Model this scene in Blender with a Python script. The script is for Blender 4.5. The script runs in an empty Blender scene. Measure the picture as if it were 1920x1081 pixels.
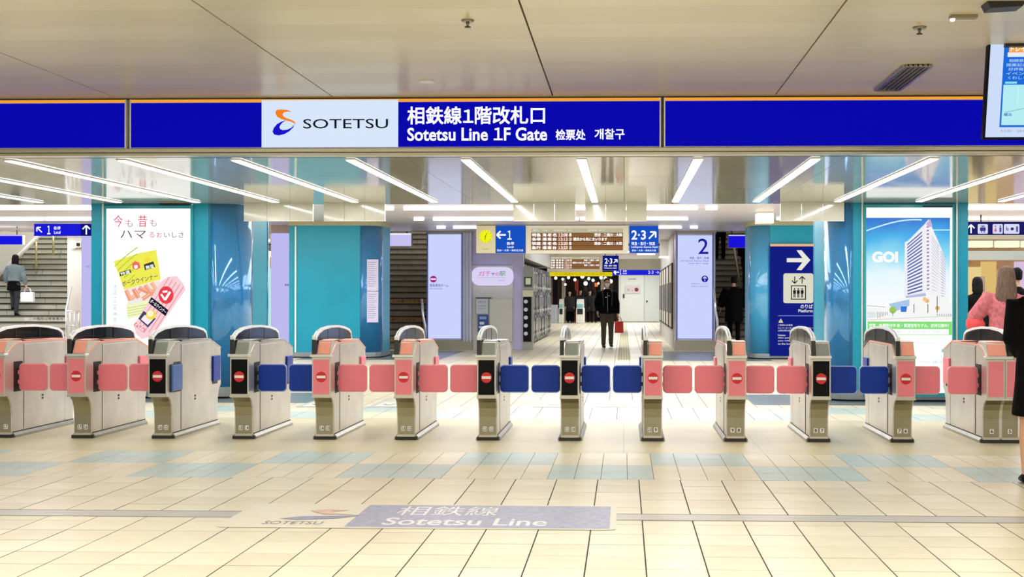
import bpy, bmesh, math, random
from mathutils import Vector, Matrix, Euler
rnd = random.Random(7)
PI = math.pi
SC = bpy.context.scene
COL = SC.collection

# ------------------------------------------------------------------ camera
F = 2350.0; CX = 1090.0; CY = 555.0; CAMH = 1.34
cd = bpy.data.cameras.new('camera'); cam = bpy.data.objects.new('camera', cd); COL.objects.link(cam)
cam.location = (0, 0, CAMH)
cam.rotation_euler = Euler((PI/2, -0.0014, math.radians(1.95)), 'XYZ')
cd.sensor_fit = 'HORIZONTAL'; cd.sensor_width = 36.0; cd.lens = 36.0*F/1920
cd.shift_x = (960-CX)/1920; cd.shift_y = (CY-540.5)/1920
cd.clip_start = 0.05; cd.clip_end = 300
SC.camera = cam
CM = cam.rotation_euler.to_matrix()

# ------------------------------------------------------------------ world, exposure, big lights
SC.view_settings.view_transform = 'Standard'; SC.view_settings.look = 'None'
SC.view_settings.gamma = 1.0; SC.view_settings.use_curve_mapping = False
SC.view_settings.exposure = 0.35
w = bpy.data.worlds.new('world'); SC.world = w; w.use_nodes = True
w.node_tree.nodes['Background'].inputs[0].default_value = (0.86, 0.9, 1.0, 1)
w.node_tree.nodes['Background'].inputs[1].default_value = 0.55

def area(name, loc, sx, sy, power, col=(1, 1, 1), rot=(0, 0, 0), parent=None):
    l = bpy.data.lights.new(name, 'AREA'); l.shape = 'RECTANGLE'; l.size = sx; l.size_y = sy
    l.energy = power; l.color = col
    o = bpy.data.objects.new(name, l); COL.objects.link(o); o.location = loc; o.rotation_euler = rot
    if parent: o.parent = parent
    return o
# concourse ceiling lamps (behind and above the photographer), far hall lights and added fills
for x in (-4.5, 0, 4.5):
    for y in (-3.0, 2.6):
        area('concourse_light', (x, y, 2.98), 1.6, 3.4, 96, (1.0, 0.975, 0.92))
for x in (-5, -1.7, 1.7, 5):
    area('concourse_light', (x, 5.4, 2.98), 2.6, 1.0, 26, (1.0, 0.97, 0.9))  # extra row added to put more frontal light on the gates
for x, y, z_, sx, sy, p in ((-16, 34, 5.0, 4, 4, 150), (-6, 35, 5.1, 2, 4, 60), (3.5, 35, 5.1, 2, 4, 40)):
    area('stair_fill', (x, y, z_), sx, sy, p, (1, .97, .9))  # added fills in the shafts that brighten the stairs
for x, y, sx, sy, p in ((-9, 22, 6, 6, 250), (0, 22, 7, 6, 310), (8, 22, 5, 6, 250), (-15, 30, 3, 2, 130), (-0.6, 38, 2.6, 9, 200), (-0.8, 55, 3, 12, 250), (8.6, 30, 4, 3, 220), (-11, 37, 3, 6, 150), (-8, 18, 7, 1.5, 90), (4, 18, 10, 1.5, 120), (0.6, 62, 2, 3, 110)):
    area('hall_light', (x, y, 2.93), sx, sy, p, (0.97, 0.97, 1.0))  # last one added to brighten the doors at the corridor end

# ------------------------------------------------------------------ helpers
def P(px, py, Y):
    d = CM @ Vector(((px-CX)/F, -(py-CY)/F, -1.0))
    t = Y/d.y
    return Vector((d.x*t, Y, CAMH+d.z*t))
def G(px, py, z=0.0):
    d = CM @ Vector(((px-CX)/F, -(py-CY)/F, -1.0))
    t = (z-CAMH)/d.z
    return Vector((d.x*t, d.y*t, z))

def lin(c):
    if isinstance(c, str):
        c = tuple(int(c[i:i+2], 16)/255 for i in (0, 2, 4))
    return tuple(((v/12.92) if v <= .04045 else ((v+.055)/1.055)**2.4) for v in c)
MATS = {}
def mat(c, rough=.5, metal=0.0, noise=0.0, nscale=8.0, alpha=1.0, coat=0.0, bump=0.0, spec=.5, stretch=None):
    key = ('m', c, rough, metal, noise, nscale, alpha, coat, bump, spec, stretch)
    if key in MATS: return MATS[key]
    m = bpy.data.materials.new('surface'); m.use_nodes = True; nt = m.node_tree; b = nt.nodes['Principled BSDF']
    col = lin(c)
    b.inputs['Base Color'].default_value = (*col, 1); b.inputs['Roughness'].default_value = rough
    b.inputs['Metallic'].default_value = metal; b.inputs['Alpha'].default_value = alpha
    b.inputs['Coat Weight'].default_value = coat; b.inputs['Coat Roughness'].default_value = .05
    b.inputs['Specular IOR Level'].default_value = spec
    if noise or bump:
        tc = nt.nodes.new('ShaderNodeTexCoord'); mp = nt.nodes.new('ShaderNodeMapping'); n = nt.nodes.new('ShaderNodeTexNoise')
        n.inputs['Scale'].default_value = nscale; n.inputs['Detail'].default_value = 4
        if stretch: mp.inputs['Scale'].default_value = stretch
        nt.links.new(tc.outputs['Object'], mp.inputs['Vector']); nt.links.new(mp.outputs['Vector'], n.inputs['Vector'])
        if noise:
            r = nt.nodes.new('ShaderNodeValToRGB'); r.color_ramp.elements[0].position = .3; r.color_ramp.elements[1].position = .7
            r.color_ramp.elements[0].color = (*[max(0, v*(1-noise)) for v in col], 1)
            r.color_ramp.elements[1].color = (*[min(1, v*(1+noise)) for v in col], 1)
            nt.links.new(n.outputs['Fac'], r.inputs['Fac']); nt.links.new(r.outputs['Color'], b.inputs['Base Color'])
        if bump:
            bp = nt.nodes.new('ShaderNodeBump'); bp.inputs['Strength'].default_value = bump; bp.inputs['Distance'].default_value = .01
            nt.links.new(n.outputs['Fac'], bp.inputs['Height']); nt.links.new(bp.outputs['Normal'], b.inputs['Normal'])
    MATS[key] = m; return m
def lit(c, s=1.0):
    key = ('e', c, s)
    if key in MATS: return MATS[key]
    m = bpy.data.materials.new('lit'); m.use_nodes = True; b = m.node_tree.nodes['Principled BSDF']
    b.inputs['Base Color'].default_value = (0, 0, 0, 1); b.inputs['Roughness'].default_value = .6
    b.inputs['Specular IOR Level'].default_value = .04
    b.inputs['Emission Color'].default_value = (*lin(c), 1); b.inputs['Emission Strength'].default_value = s*LIT
    MATS[key] = m; return m
LIT = 2.0**(-SC.view_settings.exposure)

ORG = {}
def props(o, label=None, cat=None, group=None, kind=None):
    if label: o['label'] = label
    if cat: o['category'] = cat
    if group: o['group'] = group
    if kind: o['kind'] = kind
    return o
def empty(name, loc, label=None, cat=None, group=None, kind=None):
    o = bpy.data.objects.new(name, None); COL.objects.link(o); o.location = loc; o.empty_display_size = .1
    ORG[o.name] = Vector(loc); return props(o, label, cat, group, kind)
def link(name, me, parent=None, smooth=False):
    if smooth:
        for p in me.polygons: p.use_smooth = True
    if parent is not None:
        org = ORG[parent.name]
    else:
        xs = [v.co for v in me.vertices]
        org = Vector((sum(c.x for c in xs)/len(xs), sum(c.y for c in xs)/len(xs), min(c.z for c in xs)))
    me.transform(Matrix.Translation(-org))
    o = bpy.data.objects.new(name, me); COL.objects.link(o)
    if parent is not None: o.parent = parent
    else: o.location = org
    ORG[o.name] = org
    return o
def obj(name, bm, m, parent=None, smooth=False, **k):
    me = bpy.data.meshes.new(name); bm.normal_update(); bm.to_mesh(me); bm.free()
    for mm in (m if isinstance(m, (list, tuple)) else [m]): me.materials.append(mm)
    return props(link(name, me, parent, smooth), **k)

def box(bm, x0, x1, y0, y1, z0, z1, bev=0.0, mi=0):
    x0, x1 = min(x0, x1), max(x0, x1); y0, y1 = min(y0, y1), max(y0, y1); z0, z1 = min(z0, z1), max(z0, z1)
    t = bmesh.new() if bev else bm
    vs = [t.verts.new((x, y, z)) for x in (x0, x1) for y in (y0, y1) for z in (z0, z1)]
    for f in ((0, 1, 3, 2), (4, 6, 7, 5), (0, 4, 5, 1), (2, 3, 7, 6), (0, 2, 6, 4), (1, 5, 7, 3)):
        fc = t.faces.new([vs[i] for i in f]); fc.material_index = mi
    if bev:
        bmesh.ops.bevel(t, geom=t.edges[:], offset=bev, segments=2, affect='EDGES', profile=.6)
        merge(bm, t, mi)
    return bm
def merge(bm, t, mi=0):
    mp = {}
    for v in t.verts: mp[v.index if False else v] = bm.verts.new(v.co)
    for f in t.faces:
        try:
            nf = bm.faces.new([mp[v] for v in f.verts]); nf.material_index = mi; nf.smooth = f.smooth
        except ValueError: pass
    t.free()
def B(*a, **k):
    return box(bmesh.new(), *a, **k)
def prism(bm, pts, axis, a0, a1, bev=0.0, mi=0):
    """polygon pts extruded along axis ('x': pts are (y,z); 'y': (x,z); 'z': (x,y))"""
    t = bmesh.new() if bev else bm
    def co(p, a):
        return {'x': (a, p[0], p[1]), 'y': (p[0], a, p[1]), 'z': (p[0], p[1], a)}[axis]
    A = [t.verts.new(co(p, a0)) for p in pts]; C = [t.verts.new(co(p, a1)) for p in pts]
    fs = [t.faces.new(A), t.faces.new(list(reversed(C)))]
    n = len(pts)
    for i in range(n):
        fs.append(t.faces.new([A[i], C[i], C[(i+1) % n], A[(i+1) % n]]))
    for f in fs: f.material_index = mi
    bmesh.ops.recalc_face_normals(t, faces=fs)
    if bev:
        bmesh.ops.bevel(t, geom=t.edges[:], offset=bev, segments=2, affect='EDGES', profile=.6); merge(bm, t, mi)
    return bm
def rrect(x0, x1, z0, z1, r, n=5):
    out = []
    for cx, cz, a in ((x1-r, z1-r, 0), (x0+r, z1-r, 90), (x0+r, z0+r, 180), (x1-r, z0+r, 270)):
        for i in range(n+1):
            t = math.radians(a+90*i/n); out.append((cx+r*math.cos(t), cz+r*math.sin(t)))
    return out
def tube(bm, path, rad, seg=8, cap=True, mi=0):
    """path of points; rad a number or list of (r or (rx,ry))"""
    path = [Vector(p) for p in path]; rings = []
    n = len(path)
    for i, p in enumerate(path):
        t = (path[min(i+1, n-1)]-path[max(i-1, 0)]).normalized()
        ref = Vector((1, 0, 0)) if abs(t.x) < .8 else Vector((0, 1, 0))
        v = t.cross(ref).normalized(); u = v.cross(t).normalized()
        r = rad[i] if isinstance(rad, (list, tuple)) else rad
        rx, ry = r if isinstance(r, (list, tuple)) else (r, r)
        rings.append([bm.verts.new(p+u*rx*math.cos(2*PI*k/seg)+v*ry*math.sin(2*PI*k/seg)) for k in range(seg)])
    fs = []
    for a, b in zip(rings, rings[1:]):
        for k in range(seg):
            f = bm.faces.new([a[k], a[(k+1) % seg], b[(k+1) % seg], b[k]]); f.smooth = True; fs.append(f)
    if cap: fs += [bm.faces.new(list(reversed(rings[0]))), bm.faces.new(rings[-1])]
    for f in fs: f.material_index = mi
    bmesh.ops.recalc_face_normals(bm, faces=fs)
    return bm
def T(*a, **k): return tube(bmesh.new(), *a, **k)
def disc_y(bm, x, y, z, r, th=.002, n=20, mi=0):
    return prism(bm, [(x+r*math.cos(2*PI*i/n), z+r*math.sin(2*PI*i/n)) for i in range(n)], 'y', y-th, y, mi=mi)

_glyph = {}
def glyphs(s, bold=0.0):
    if '1' in s and s != '1':                     # the built-in face draws 1 as a bare bar: compose with the full-width figure
        vs, fs, x = [], [], 0.0
        for part in [p for c in s.split('1') for p in (c, '1')][:-1]:
            if not part: x += .02; continue
            if not part.strip(): x += .28*len(part); continue
            v, f = glyphs(part, bold)
            a0 = min(q[0] for q in v); a1 = max(q[0] for q in v)
            lead = .28*(len(part)-len(part.lstrip())) if part != '1' else 0
            x += lead
            b = len(vs); vs += [(q[0]-a0+x, q[1]) for q in v]; fs += [tuple(i+b for i in g) for g in f]
            x += a1-a0+.08+.28*(len(part)-len(part.rstrip()))
        return vs, fs
    if s == '1': 
        v, f = glyphs('\uff11', max(bold, .03)); b0 = min(q[1] for q in v); b1 = max(q[1] for q in v)
        return [(q[0], (q[1]-b0)/(b1-b0)*.70) for q in v], f
    if bold and any(ord(c) > 0x2fff for c in s):   # dense characters are thickened by overprinting, not by offsetting outlines
        k = (s, bold, 'over')
        if k not in _glyph:
            v, f = glyphs(s, 0.0); vs, fs = [], []
            for dx, dy in ((0, 0), (bold, 0), (0, bold), (bold, bold)):
                b = len(vs); vs += [(q[0]+dx, q[1]+dy) for q in v]; fs += [tuple(i+b for i in g) for g in f]
            _glyph[k] = (vs, fs)
        return _glyph[k]
    k = (s, bold)
    if k not in _glyph:
        c = bpy.data.curves.new('t', 'FONT'); c.body = s; c.offset = bold; c.resolution_u = 3
        o = bpy.data.objects.new('t', c); COL.objects.link(o)
        dg = bpy.context.evaluated_depsgraph_get(); me = bpy.data.meshes.new_from_object(o.evaluated_get(dg))
        vs = [(v.co.x, v.co.y) for v in me.vertices]; fs = [tuple(p.vertices) for p in me.polygons]
        bpy.data.objects.remove(o); bpy.data.curves.remove(c); bpy.data.meshes.remove(me)
        _glyph[k] = (vs, fs)
    return _glyph[k]

class Art:
    """flat print on a surface; coordinates are photograph pixels mapped linearly on the surface's own plane"""
    def __init__(s, x0, y0, x1, y1, Y, fn=None, step=.0012):
        xm, ym = (x0+x1)/2, (y0+y1)/2
        X0, X1 = P(x0, ym, Y).x, P(x1, ym, Y).x; Z0, Z1 = P(xm, y0, Y).z, P(xm, y1, Y).z
        s.fn = fn or (lambda px, py, o: Vector((X0+(px-x0)/(x1-x0)*(X1-X0), Y-o, Z0+(py-y0)/(y1-y0)*(Z1-Z0))))
        s.X0, s.X1, s.Z0, s.Z1, s.Y = X0, X1, Z0, Z1, Y
        s.bm = bmesh.new(); s.mats = []; s.n = 1; s.step = step
    def mi(s, m):
        if m not in s.mats: s.mats.append(m)
        return s.mats.index(m)
    def poly(s, pts, m):
        vs = [s.bm.verts.new(s.fn(a, b, s.n*s.step)) for a, b in pts]
        f = s.bm.faces.new(vs); f.material_index = s.mi(m); s.n += 1
    def rect(s, x0, y0, x1, y1, m): s.poly([(x0, y0), (x0, y1), (x1, y1), (x1, y0)], m)
    def rr(s, x0, y0, x1, y1, r, m): s.poly(rrect(x0, x1, y0, y1, r), m)
    def circ(s, x, y, r, m, ry=None, n=20): s.poly([(x+r*math.cos(2*PI*i/n), y+(ry or r)*math.sin(2*PI*i/n)) for i in range(n)], m)
    def line(s, x0, y0, x1, y1, w_, m):
        d = Vector((x1-x0, y1-y0)); d.normalize(); q = Vector((-d.y, d.x))*w_/2
        s.poly([(x0+q.x, y0+q.y), (x1+q.x, y1+q.y), (x1-q.x, y1-q.y), (x0-q.x, y0-q.y)], m)
    def many(s, lst, m):
        mi = s.mi(m)
        for pts in lst:
            f = s.bm.faces.new([s.bm.verts.new(s.fn(a, b, s.n*s.step)) for a, b in pts]); f.material_index = mi
        s.n += 1
    def text(s, body, x0, y0, x1, y1, m, bold=0.0, rot=0.0):
        vs, fs = glyphs(body, bold)
        if not vs: return
        a0 = min(v[0] for v in vs); a1 = max(v[0] for v in vs); b0 = min(v[1] for v in vs); b1 = max(v[1] for v in vs)
        cx, cy = (x0+x1)/2, (y0+y1)/2; cr, sr = math.cos(rot), math.sin(rot)
        mi = s.mi(m); out = []
        over = bold and any(ord(c) > 0x2fff for c in body)
        for i_, (a, b) in enumerate(vs):
            lay = (i_*4//len(vs))*.2 if over else 0.0
            dx = (a-a0)/(a1-a0)*(x1-x0)-(x1-x0)/2; dy = (1-(b-b0)/(b1-b0))*(y1-y0)-(y1-y0)/2
            out.append(s.bm.verts.new(s.fn(cx+dx*cr-dy*sr, cy+dx*sr+dy*cr, (s.n+lay)*s.step)))
        for f in fs:
            try: s.bm.faces.new([out[i] for i in f]).material_index = mi
            except ValueError: pass
        s.n += 1
    def arrow(s, cx, cy, L, ang, w_, m):
        d = Vector((math.cos(ang), -math.sin(ang))); tip = Vector((cx, cy))+d*L/2; tail = Vector((cx, cy))-d*L/2
        s.line(tail.x, tail.y, tip.x-d.x*w_*.5, tip.y-d.y*w_*.5, w_, m)
        for sg in (1, -1):
            a2 = ang+PI+sg*PI/4; e = tip+Vector((math.cos(a2), -math.sin(a2)))*L*.58
            s.line(tip.x, tip.y, e.x, e.y, w_, m)
    def build(s, name, parent, **k): return obj(name, s.bm, s.mats, parent, **k)

def bx(px0, py0, px1, py1, Y, d, front=True):
    xm, ym = (px0+px1)/2, (py0+py1)/2
    return (P(px0, ym, Y).x, P(px1, ym, Y).x, Y, Y+d, P(xm, py1, Y).z, P(xm, py0, Y).z)

# palette
steel = mat('c9c6bb', .34, .85, .06, 3, stretch=(1, 1, 14))
steel_side = mat('d6d0ca', .34, .7, .08, 4, bump=.02)
leg_steel = mat('a09a80', .3, .85, .08, 4)  # darker olive than the body: shading from reflection put into the colour
white_metal = mat('f2f0e8', .3); cream = mat('e6e0cc', .5); lav = mat('cfcdf0', .45)
teal = mat('0a9cba', .3, noise=.04, nscale=2); teal_d = mat('2a9aa4', .3)
teal_glass = mat('2f86c4', .1, .25, coat=1.0)
black = mat('060607', .5, spec=.15); dark = mat('24221f', .5); salmon = mat('ffaa92', .35); pinkp = mat('ef8f98', .35)
W = lit('ffffff', 1.15)
NAVY = lit('0a0a8c', 1.0)

# ------------------------------------------------------------------ floor
grout = mat('3e3a30', .9)
tile_m = [mat('e2d9bc', .36, noise=.04, nscale=5), mat('e6dec2', .36, noise=.04, nscale=5), mat('dcd3b6', .38, noise=.05, nscale=5)]
blue_t = mat('bccfca', .36, noise=.06, nscale=4); slab_m = mat('d6cca8', .38, noise=.06, nscale=2); grey_t = mat('b5b1a6', .35, noise=.05)
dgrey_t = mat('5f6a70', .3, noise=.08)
fl = obj('floor', B(-17, 13, -7, 74, -.12, -.0014), grout, label='cream tiled station concourse floor with pale blue bands', kind='structure')
tile_me = []
for k in range(3):
    b_ = bmesh.new(); box(b_, -.1465, .1465, -.1465, .1465, -.02, 0, bev=.0015)
    me = bpy.data.meshes.new('floor_tile'); b_.to_mesh(me); b_.free(); me.materials.append(tile_m[k]); tile_me.append(me)
jx = G(977, 1081).x % .3; jy = G(1090, 1065).y % .3
def rowx(y): return (y*(-1170)/F-.1, y*750/F+.1)
y = jy+.15; 
while y < 5.7: y += .3
rest = []; count = 0
while y < 9.32:
    xa, xb = rowx(y)
    i0 = -27; i1 = 26
    for i in range(i0, i1+1):
        x = jx+.15+i*.3
        if x+.15 < xa or x-.15 > xb or count >= 298: rest.append((x, y)); continue
        o = bpy.data.objects.new('floor_tile', rnd.choice(tile_me)); COL.objects.link(o); o.parent = fl
        o.location = Vector((x, y, rnd.uniform(-.0006, .0006)))-ORG[fl.name]; count += 1
    y += .3
yA = y-.15
def flat_tile(bm, x0, x1, y0, y1, mi, z=0.0, g=.003):
    x0 += g; x1 -= g; y0 += g; y1 -= g
    t = [bm.verts.new(c) for c in ((x0, y0, z), (x1, y0, z), (x1, y1, z), (x0, y1, z))]
    q = [bm.verts.new((v.co.x, v.co.y, -.006)) for v in t]
    bm.faces.new(t).material_index = mi
    for i in range(4):
        bm.faces.new([q[i], q[(i+1) % 4], t[(i+1) % 4], t[i]]).material_index = mi
bm = bmesh.new()
for x, y in rest: flat_tile(bm, x-.15, x+.15, y-.15, y+.15, rnd.randrange(3))
y = jy
while y > -6.5:                                   # the same tiling goes on towards and behind the photographer
    y -= .3
ys = []
yy = jy
while yy < 5.69: yy += .3
lo = yy-.0
yy = jy-6.3
while yy+.3 < lo+.29:
    for i in range(-26, 27): flat_tile(bm, jx+i*.3, jx+i*.3+.3, yy, yy+.3, rnd.randrange(3))
    yy += .3
# the two-row pale blue band
yB0 = yA; rowd = .385; bw = .196
xo = G(1225, 889).x
for r in range(4):
    y0 = yB0+r*rowd
    for i in range(-46, 36):
        x0 = xo+i*bw; g_ = (math.floor(i/4.0)) % 2
        blue = (g_ == 1) if r < 2 else (g_ == 0)
        flat_tile(bm, x0, x0+bw, y0, y0+rowd, 3 if blue else rnd.randrange(2), g=.002)
yC = yB0+4*rowd
y0 = yC
while y0 < 13.6:
    y1 = min(y0+.9, 13.65)
    for i in range(-12, 8): flat_tile(bm, i*1.2, i*1.2+1.2, y0, y1, 4, g=.0008)
    y0 = y1
yD = y0
for r in range(2):
    for i in range(-90, 60):
        x0 = xo+i*.3; g_ = (math.floor(i/3.0)+r) % 2
        flat_tile(bm, x0, x0+.3, yD+r*.75, yD+(r+1)*.75, 3 if g_ else 1, g=.003)
yE = yD+1.5
y = yE
while y < 31-.1:
    for i in range(-55, 42): flat_tile(bm, jx+i*.3, jx+i*.3+.3, y, y+.3, rnd.randrange(3), g=.004)
    y += .3
while y < 70:
    for i in range(-16, 8): flat_tile(bm, jx+i*.3, jx+i*.3+.3, y, y+.3, rnd.randrange(3), g=.005)
    y += .3
y = 31.2
while y < 45:
    for sg in (range(-28, -8), range(4, 21)):
        for i in sg: flat_tile(bm, jx+i*.6, jx+i*.6+.6, y, y+.6, rnd.randrange(3), g=.006)
    y += .6
obj('distant_tiling', bm, tile_m+[blue_t, slab_m], fl, kind='stuff')
# dark floor patches at the pillar feet and the shutter track
def floor_patch(name, x0, x1, y0, y1, m, z=.002, **k):
    return obj(name, B(x0, x1, y0, y1, .0006, z), m, fl, **k)
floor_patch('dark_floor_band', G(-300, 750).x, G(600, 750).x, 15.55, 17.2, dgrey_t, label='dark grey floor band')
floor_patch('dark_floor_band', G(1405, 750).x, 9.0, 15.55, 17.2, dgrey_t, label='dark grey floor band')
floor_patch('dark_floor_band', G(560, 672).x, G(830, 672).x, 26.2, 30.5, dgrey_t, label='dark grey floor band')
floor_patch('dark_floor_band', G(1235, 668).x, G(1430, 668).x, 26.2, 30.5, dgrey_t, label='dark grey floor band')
tk = obj('shutter_track', B(-7, 6, 7.5, 7.72, .0006, .0022), grey_t, fl, label='grey shutter track crossing the floor')
for yy in (7.505, 7.715): obj('track_groove', B(-7, 6, yy-.004, yy+.004, .0022, .0028), mat('4d4a42', .7), tk)
# tactile paving strip
tac = obj('tactile_strip', B(G(1159, 660).x, G(1181, 660).x, 26.4, 62, .0006, .004), mat('cfc8a0', .6), fl, label='ribbed tactile strip leading down the corridor')
bm = bmesh.new(); xa, xb = G(1159, 660).x, G(1181, 660).x
for k in range(5):
    x_ = xa+(xb-xa)*(k+.5)/5; box(bm, x_-.012, x_+.012, 26.4, 62, .004, .009)
obj('tactile_rib', bm, mat('a8a27e', .6), tac)

# floor sticker with the line name
def gfn(x0, y0, x1, y1, z=.0026):
    a = G(x0, y1); b = G(x1, y1); c = G(x1, y0)
    return lambda px, py, o: Vector((a.x+(px-x0)/(x1-x0)*(b.x-a.x), a.y+(y1-py)/(y1-y0)*(c.y-a.y), z+o*.2))
ya, yb = G(900, 992).y, G(900, 947).y
xa = G(395, 992).x; xb = G(1155, 992).x
st = obj('floor_sticker', prism(bmesh.new(), rrect(xa, xb, ya, yb, .05), 'z', .0023, .0034), mat('e4ddc9', .4, noise=.03), label='long floor sticker reading Sotetsu Line in front of the gates', cat='floor sticker')
A = Art(0, 0, 1, 1, 8, fn=lambda px, py, o: Vector((px, py, .0036+o*.3)))
faded = mat('989cbc', .4, noise=.2, nscale=18); wp = mat('eceaf0', .4)
xr0 = G(642, 990).x; xr1 = G(1143, 990).x
A.rect(xr0, ya+.03, xr1, yb-.03, faded)
def gtext(s, x0, x1, y0, y1, m, bold=0): A.text(s, x0, y1, x1, y0, m, bold)
gtext('相鉄線', xr0+.22, G(930, 968).x, ya+.43, yb-.07, wp, 0)
gtext('Sotetsu Line', xr0+.2, G(1025, 984).x, ya+.10, ya+.34, wp, .015)
gtext('SOTETSU', G(450, 978).x+.15, G(608, 978).x, ya+.1, ya+.2, mat('8c8a94', .5))
A.poly([(xa+0.30, ya+.28), (xa+0.42, ya+.24), (xa+0.65, ya+.3), (xa+0.78, ya+.42), (xa+0.60, ya+.38), (xa+0.42, ya+.36)], mat('8f95b8', .5))
A.poly([(xa+0.42, ya+.56), (xa+0.52, ya+.62), (xa+0.66, ya+.58), (xa+0.56, ya+.54), (xa+0.60, ya+.47), (xa+0.75, ya+.42), (xa+0.52, ya+.44)], mat('dcb9a6', .5))
A.build('name_lettering', st)
for i, (x0, x1, nm) in enumerate(((553, 612, 'leftmost grey floor sticker, behind the gates by the blue pillar'), (690, 748, 'grey floor sticker seen between the fifth and sixth gate'), (998, 1076, 'grey floor sticker partly hidden by the middle gate, below the blue flaps'), (1118, 1196, 'grey floor sticker in lane 10 behind the gates'))):
    a = G(x0, 763); b = G(x1, 763); yb_ = G(1100, 749).y
    s_ = obj('floor_sticker', prism(bmesh.new(), rrect(a.x, b.x, a.y, yb_, .04), 'z', .0023, .0034), mat('b9bdbb', .4), label=nm, cat='floor sticker', group='lane stickers behind the gates')
    A = Art(0, 0, 1, 1, 8, fn=lambda px, py, o: Vector((px, py, .0036+o*.3)))
    w_ = b.x-a.x; h_ = yb_-a.y
    A.rect(a.x+.05, a.y+.1, b.x-.05, yb_-h_*.35, mat('dddccf', .4))
    A.many([[(a.x+.06+k*w_/9, yb_-h_*.28), (a.x+.06+k*w_/9, yb_-h_*.08), (a.x+.06+(k+.6)*w_/9, yb_-h_*.08), (a.x+.06+(k+.6)*w_/9, yb_-h_*.28)] for k in range(8)], mat('dddccf', .4))
    A.line(a.x+w_*.3, a.y+h_*.35, a.x+w_*.5, a.y+h_*.2, .04, mat('8d918f', .5)); A.line(a.x+w_*.5, a.y+h_*.2, a.x+w_*.7, a.y+h_*.35, .04, mat('8d918f', .5))
    A.build('mark_print', s_)

# ------------------------------------------------------------------ ceilings
HF, H2, H3 = 3.02, 2.54, 2.96
YS = 10.5                                                         # the plane of the long name board
cm_front = [mat('d4c9ac', .3, noise=.03, nscale=1.2, spec=.35), mat('d0c5a8', .32, noise=.03, nscale=1.2, spec=.35)]
ceil = obj('ceiling', B(-9, 8, -7, YS+.3, HF+.03, HF+.12), mat('5c574b', .8), label='beige panelled ceiling over the near concourse', kind='structure')
x_ph = -.6
rows = [6.0+.43*i for i in range(11)]
for i in range(-3, 3):
    xa, xb = x_ph+i*1.86+.006, x_ph+(i+1)*1.86-.006
    for k, y0 in enumerate(rows):
        y1 = min(y0+.43, YS+.02)
        if y1-y0 < .05: continue
        obj('ceiling_panel', B(xa, xb, y0+.0012, y1-.0012, HF, HF+.025), cm_front[(i+k) % 2], ceil)
bm = bmesh.new()
for i in range(-4, 4):
    for k in range(10):
        box(bm, x_ph+i*1.86+.004, x_ph+(i+1)*1.86-.004, -7+1.3*k+.003, -7+1.3*(k+1)-.003, HF, HF+.025)
obj('near_ceiling_panel', bm, cm_front[0], ceil, kind='stuff')
gloss = [mat('cfcbb8', .07, noise=.02, nscale=.6, spec=.9), mat('ccc7b4', .09, noise=.02, nscale=.6, spec=.9)]
c2 = obj('ceiling', B(-14, 12, YS+.16, 16.3, H2+.03, H2+.1), mat('5c574b', .8), label='glossy beige ceiling above the ticket gates', kind='structure')
for i in range(-7, 7):
    for k in range(3):
        obj('ceiling_panel', B(i*1.9+.002, (i+1)*1.9-.002, YS+.16+k*1.88+.002, YS+.16+(k+1)*1.88-.002, H2, H2+.025), gloss[(i+k) % 2], c2)
c3m = [mat('d6d0d6', .38, noise=.02, nscale=.5), mat('d2ccd2', .38, noise=.02, nscale=.5)]
c3 = obj('ceiling', B(-17, 13, 16.3, 31.6, H3+.03, H3+.1), mat('5c574b', .8), label='grey beige ceiling over the hall behind the gates', kind='structure')
for i in range(-6, 5):
    for k in range(6):
        obj('ceiling_panel', B(i*2.6+.002, (i+1)*2.6-.002, 16.4+k*2.53, 16.4+(k+1)*2.53-.004, H3, H3+.03), c3m[(i+k) % 2], c3)
for nm, xa, xb, yb_ in (('corridor ceiling running away from the gates', -4.97, 2.1, 72), ('ceiling of the shopping hall at the left', -13.6, -7.3, 43), ('ceiling of the shopping hall at the right', 4.6, 13, 43)):
    obj('ceiling', B(xa, xb, 31.6, yb_, H3, H3+.1), c3m[0], label=nm, kind='structure')
# bulkhead and mouldings that carry the board
zb = P(960, 276, YS).z; zt = P(960, 184, YS).z
obj('trim_1', B(-9, 8, YS+.1, YS+.3, H2-.0, HF+.03), mat('a79f8d', .4), label='beam behind the long blue name board', kind='structure')
bm = bmesh.new(); box(bm, -9, 8, YS-.02, YS+.16, zb-.035, zb-.004, bev=.006); box(bm, -9, 8, YS+.02, YS+.16, H2-.012, zb-.04)
obj('trim_2', bm, mat('c6c0a8', .25, .3), label='cream moulding under the long blue name board', kind='structure')
obj('trim_3', B(-9, 8, YS-.02, YS+.1, zt+.012, HF+.0), mat('b3a48c', .45), label='beige strip above the long blue name board', kind='structure')

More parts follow.
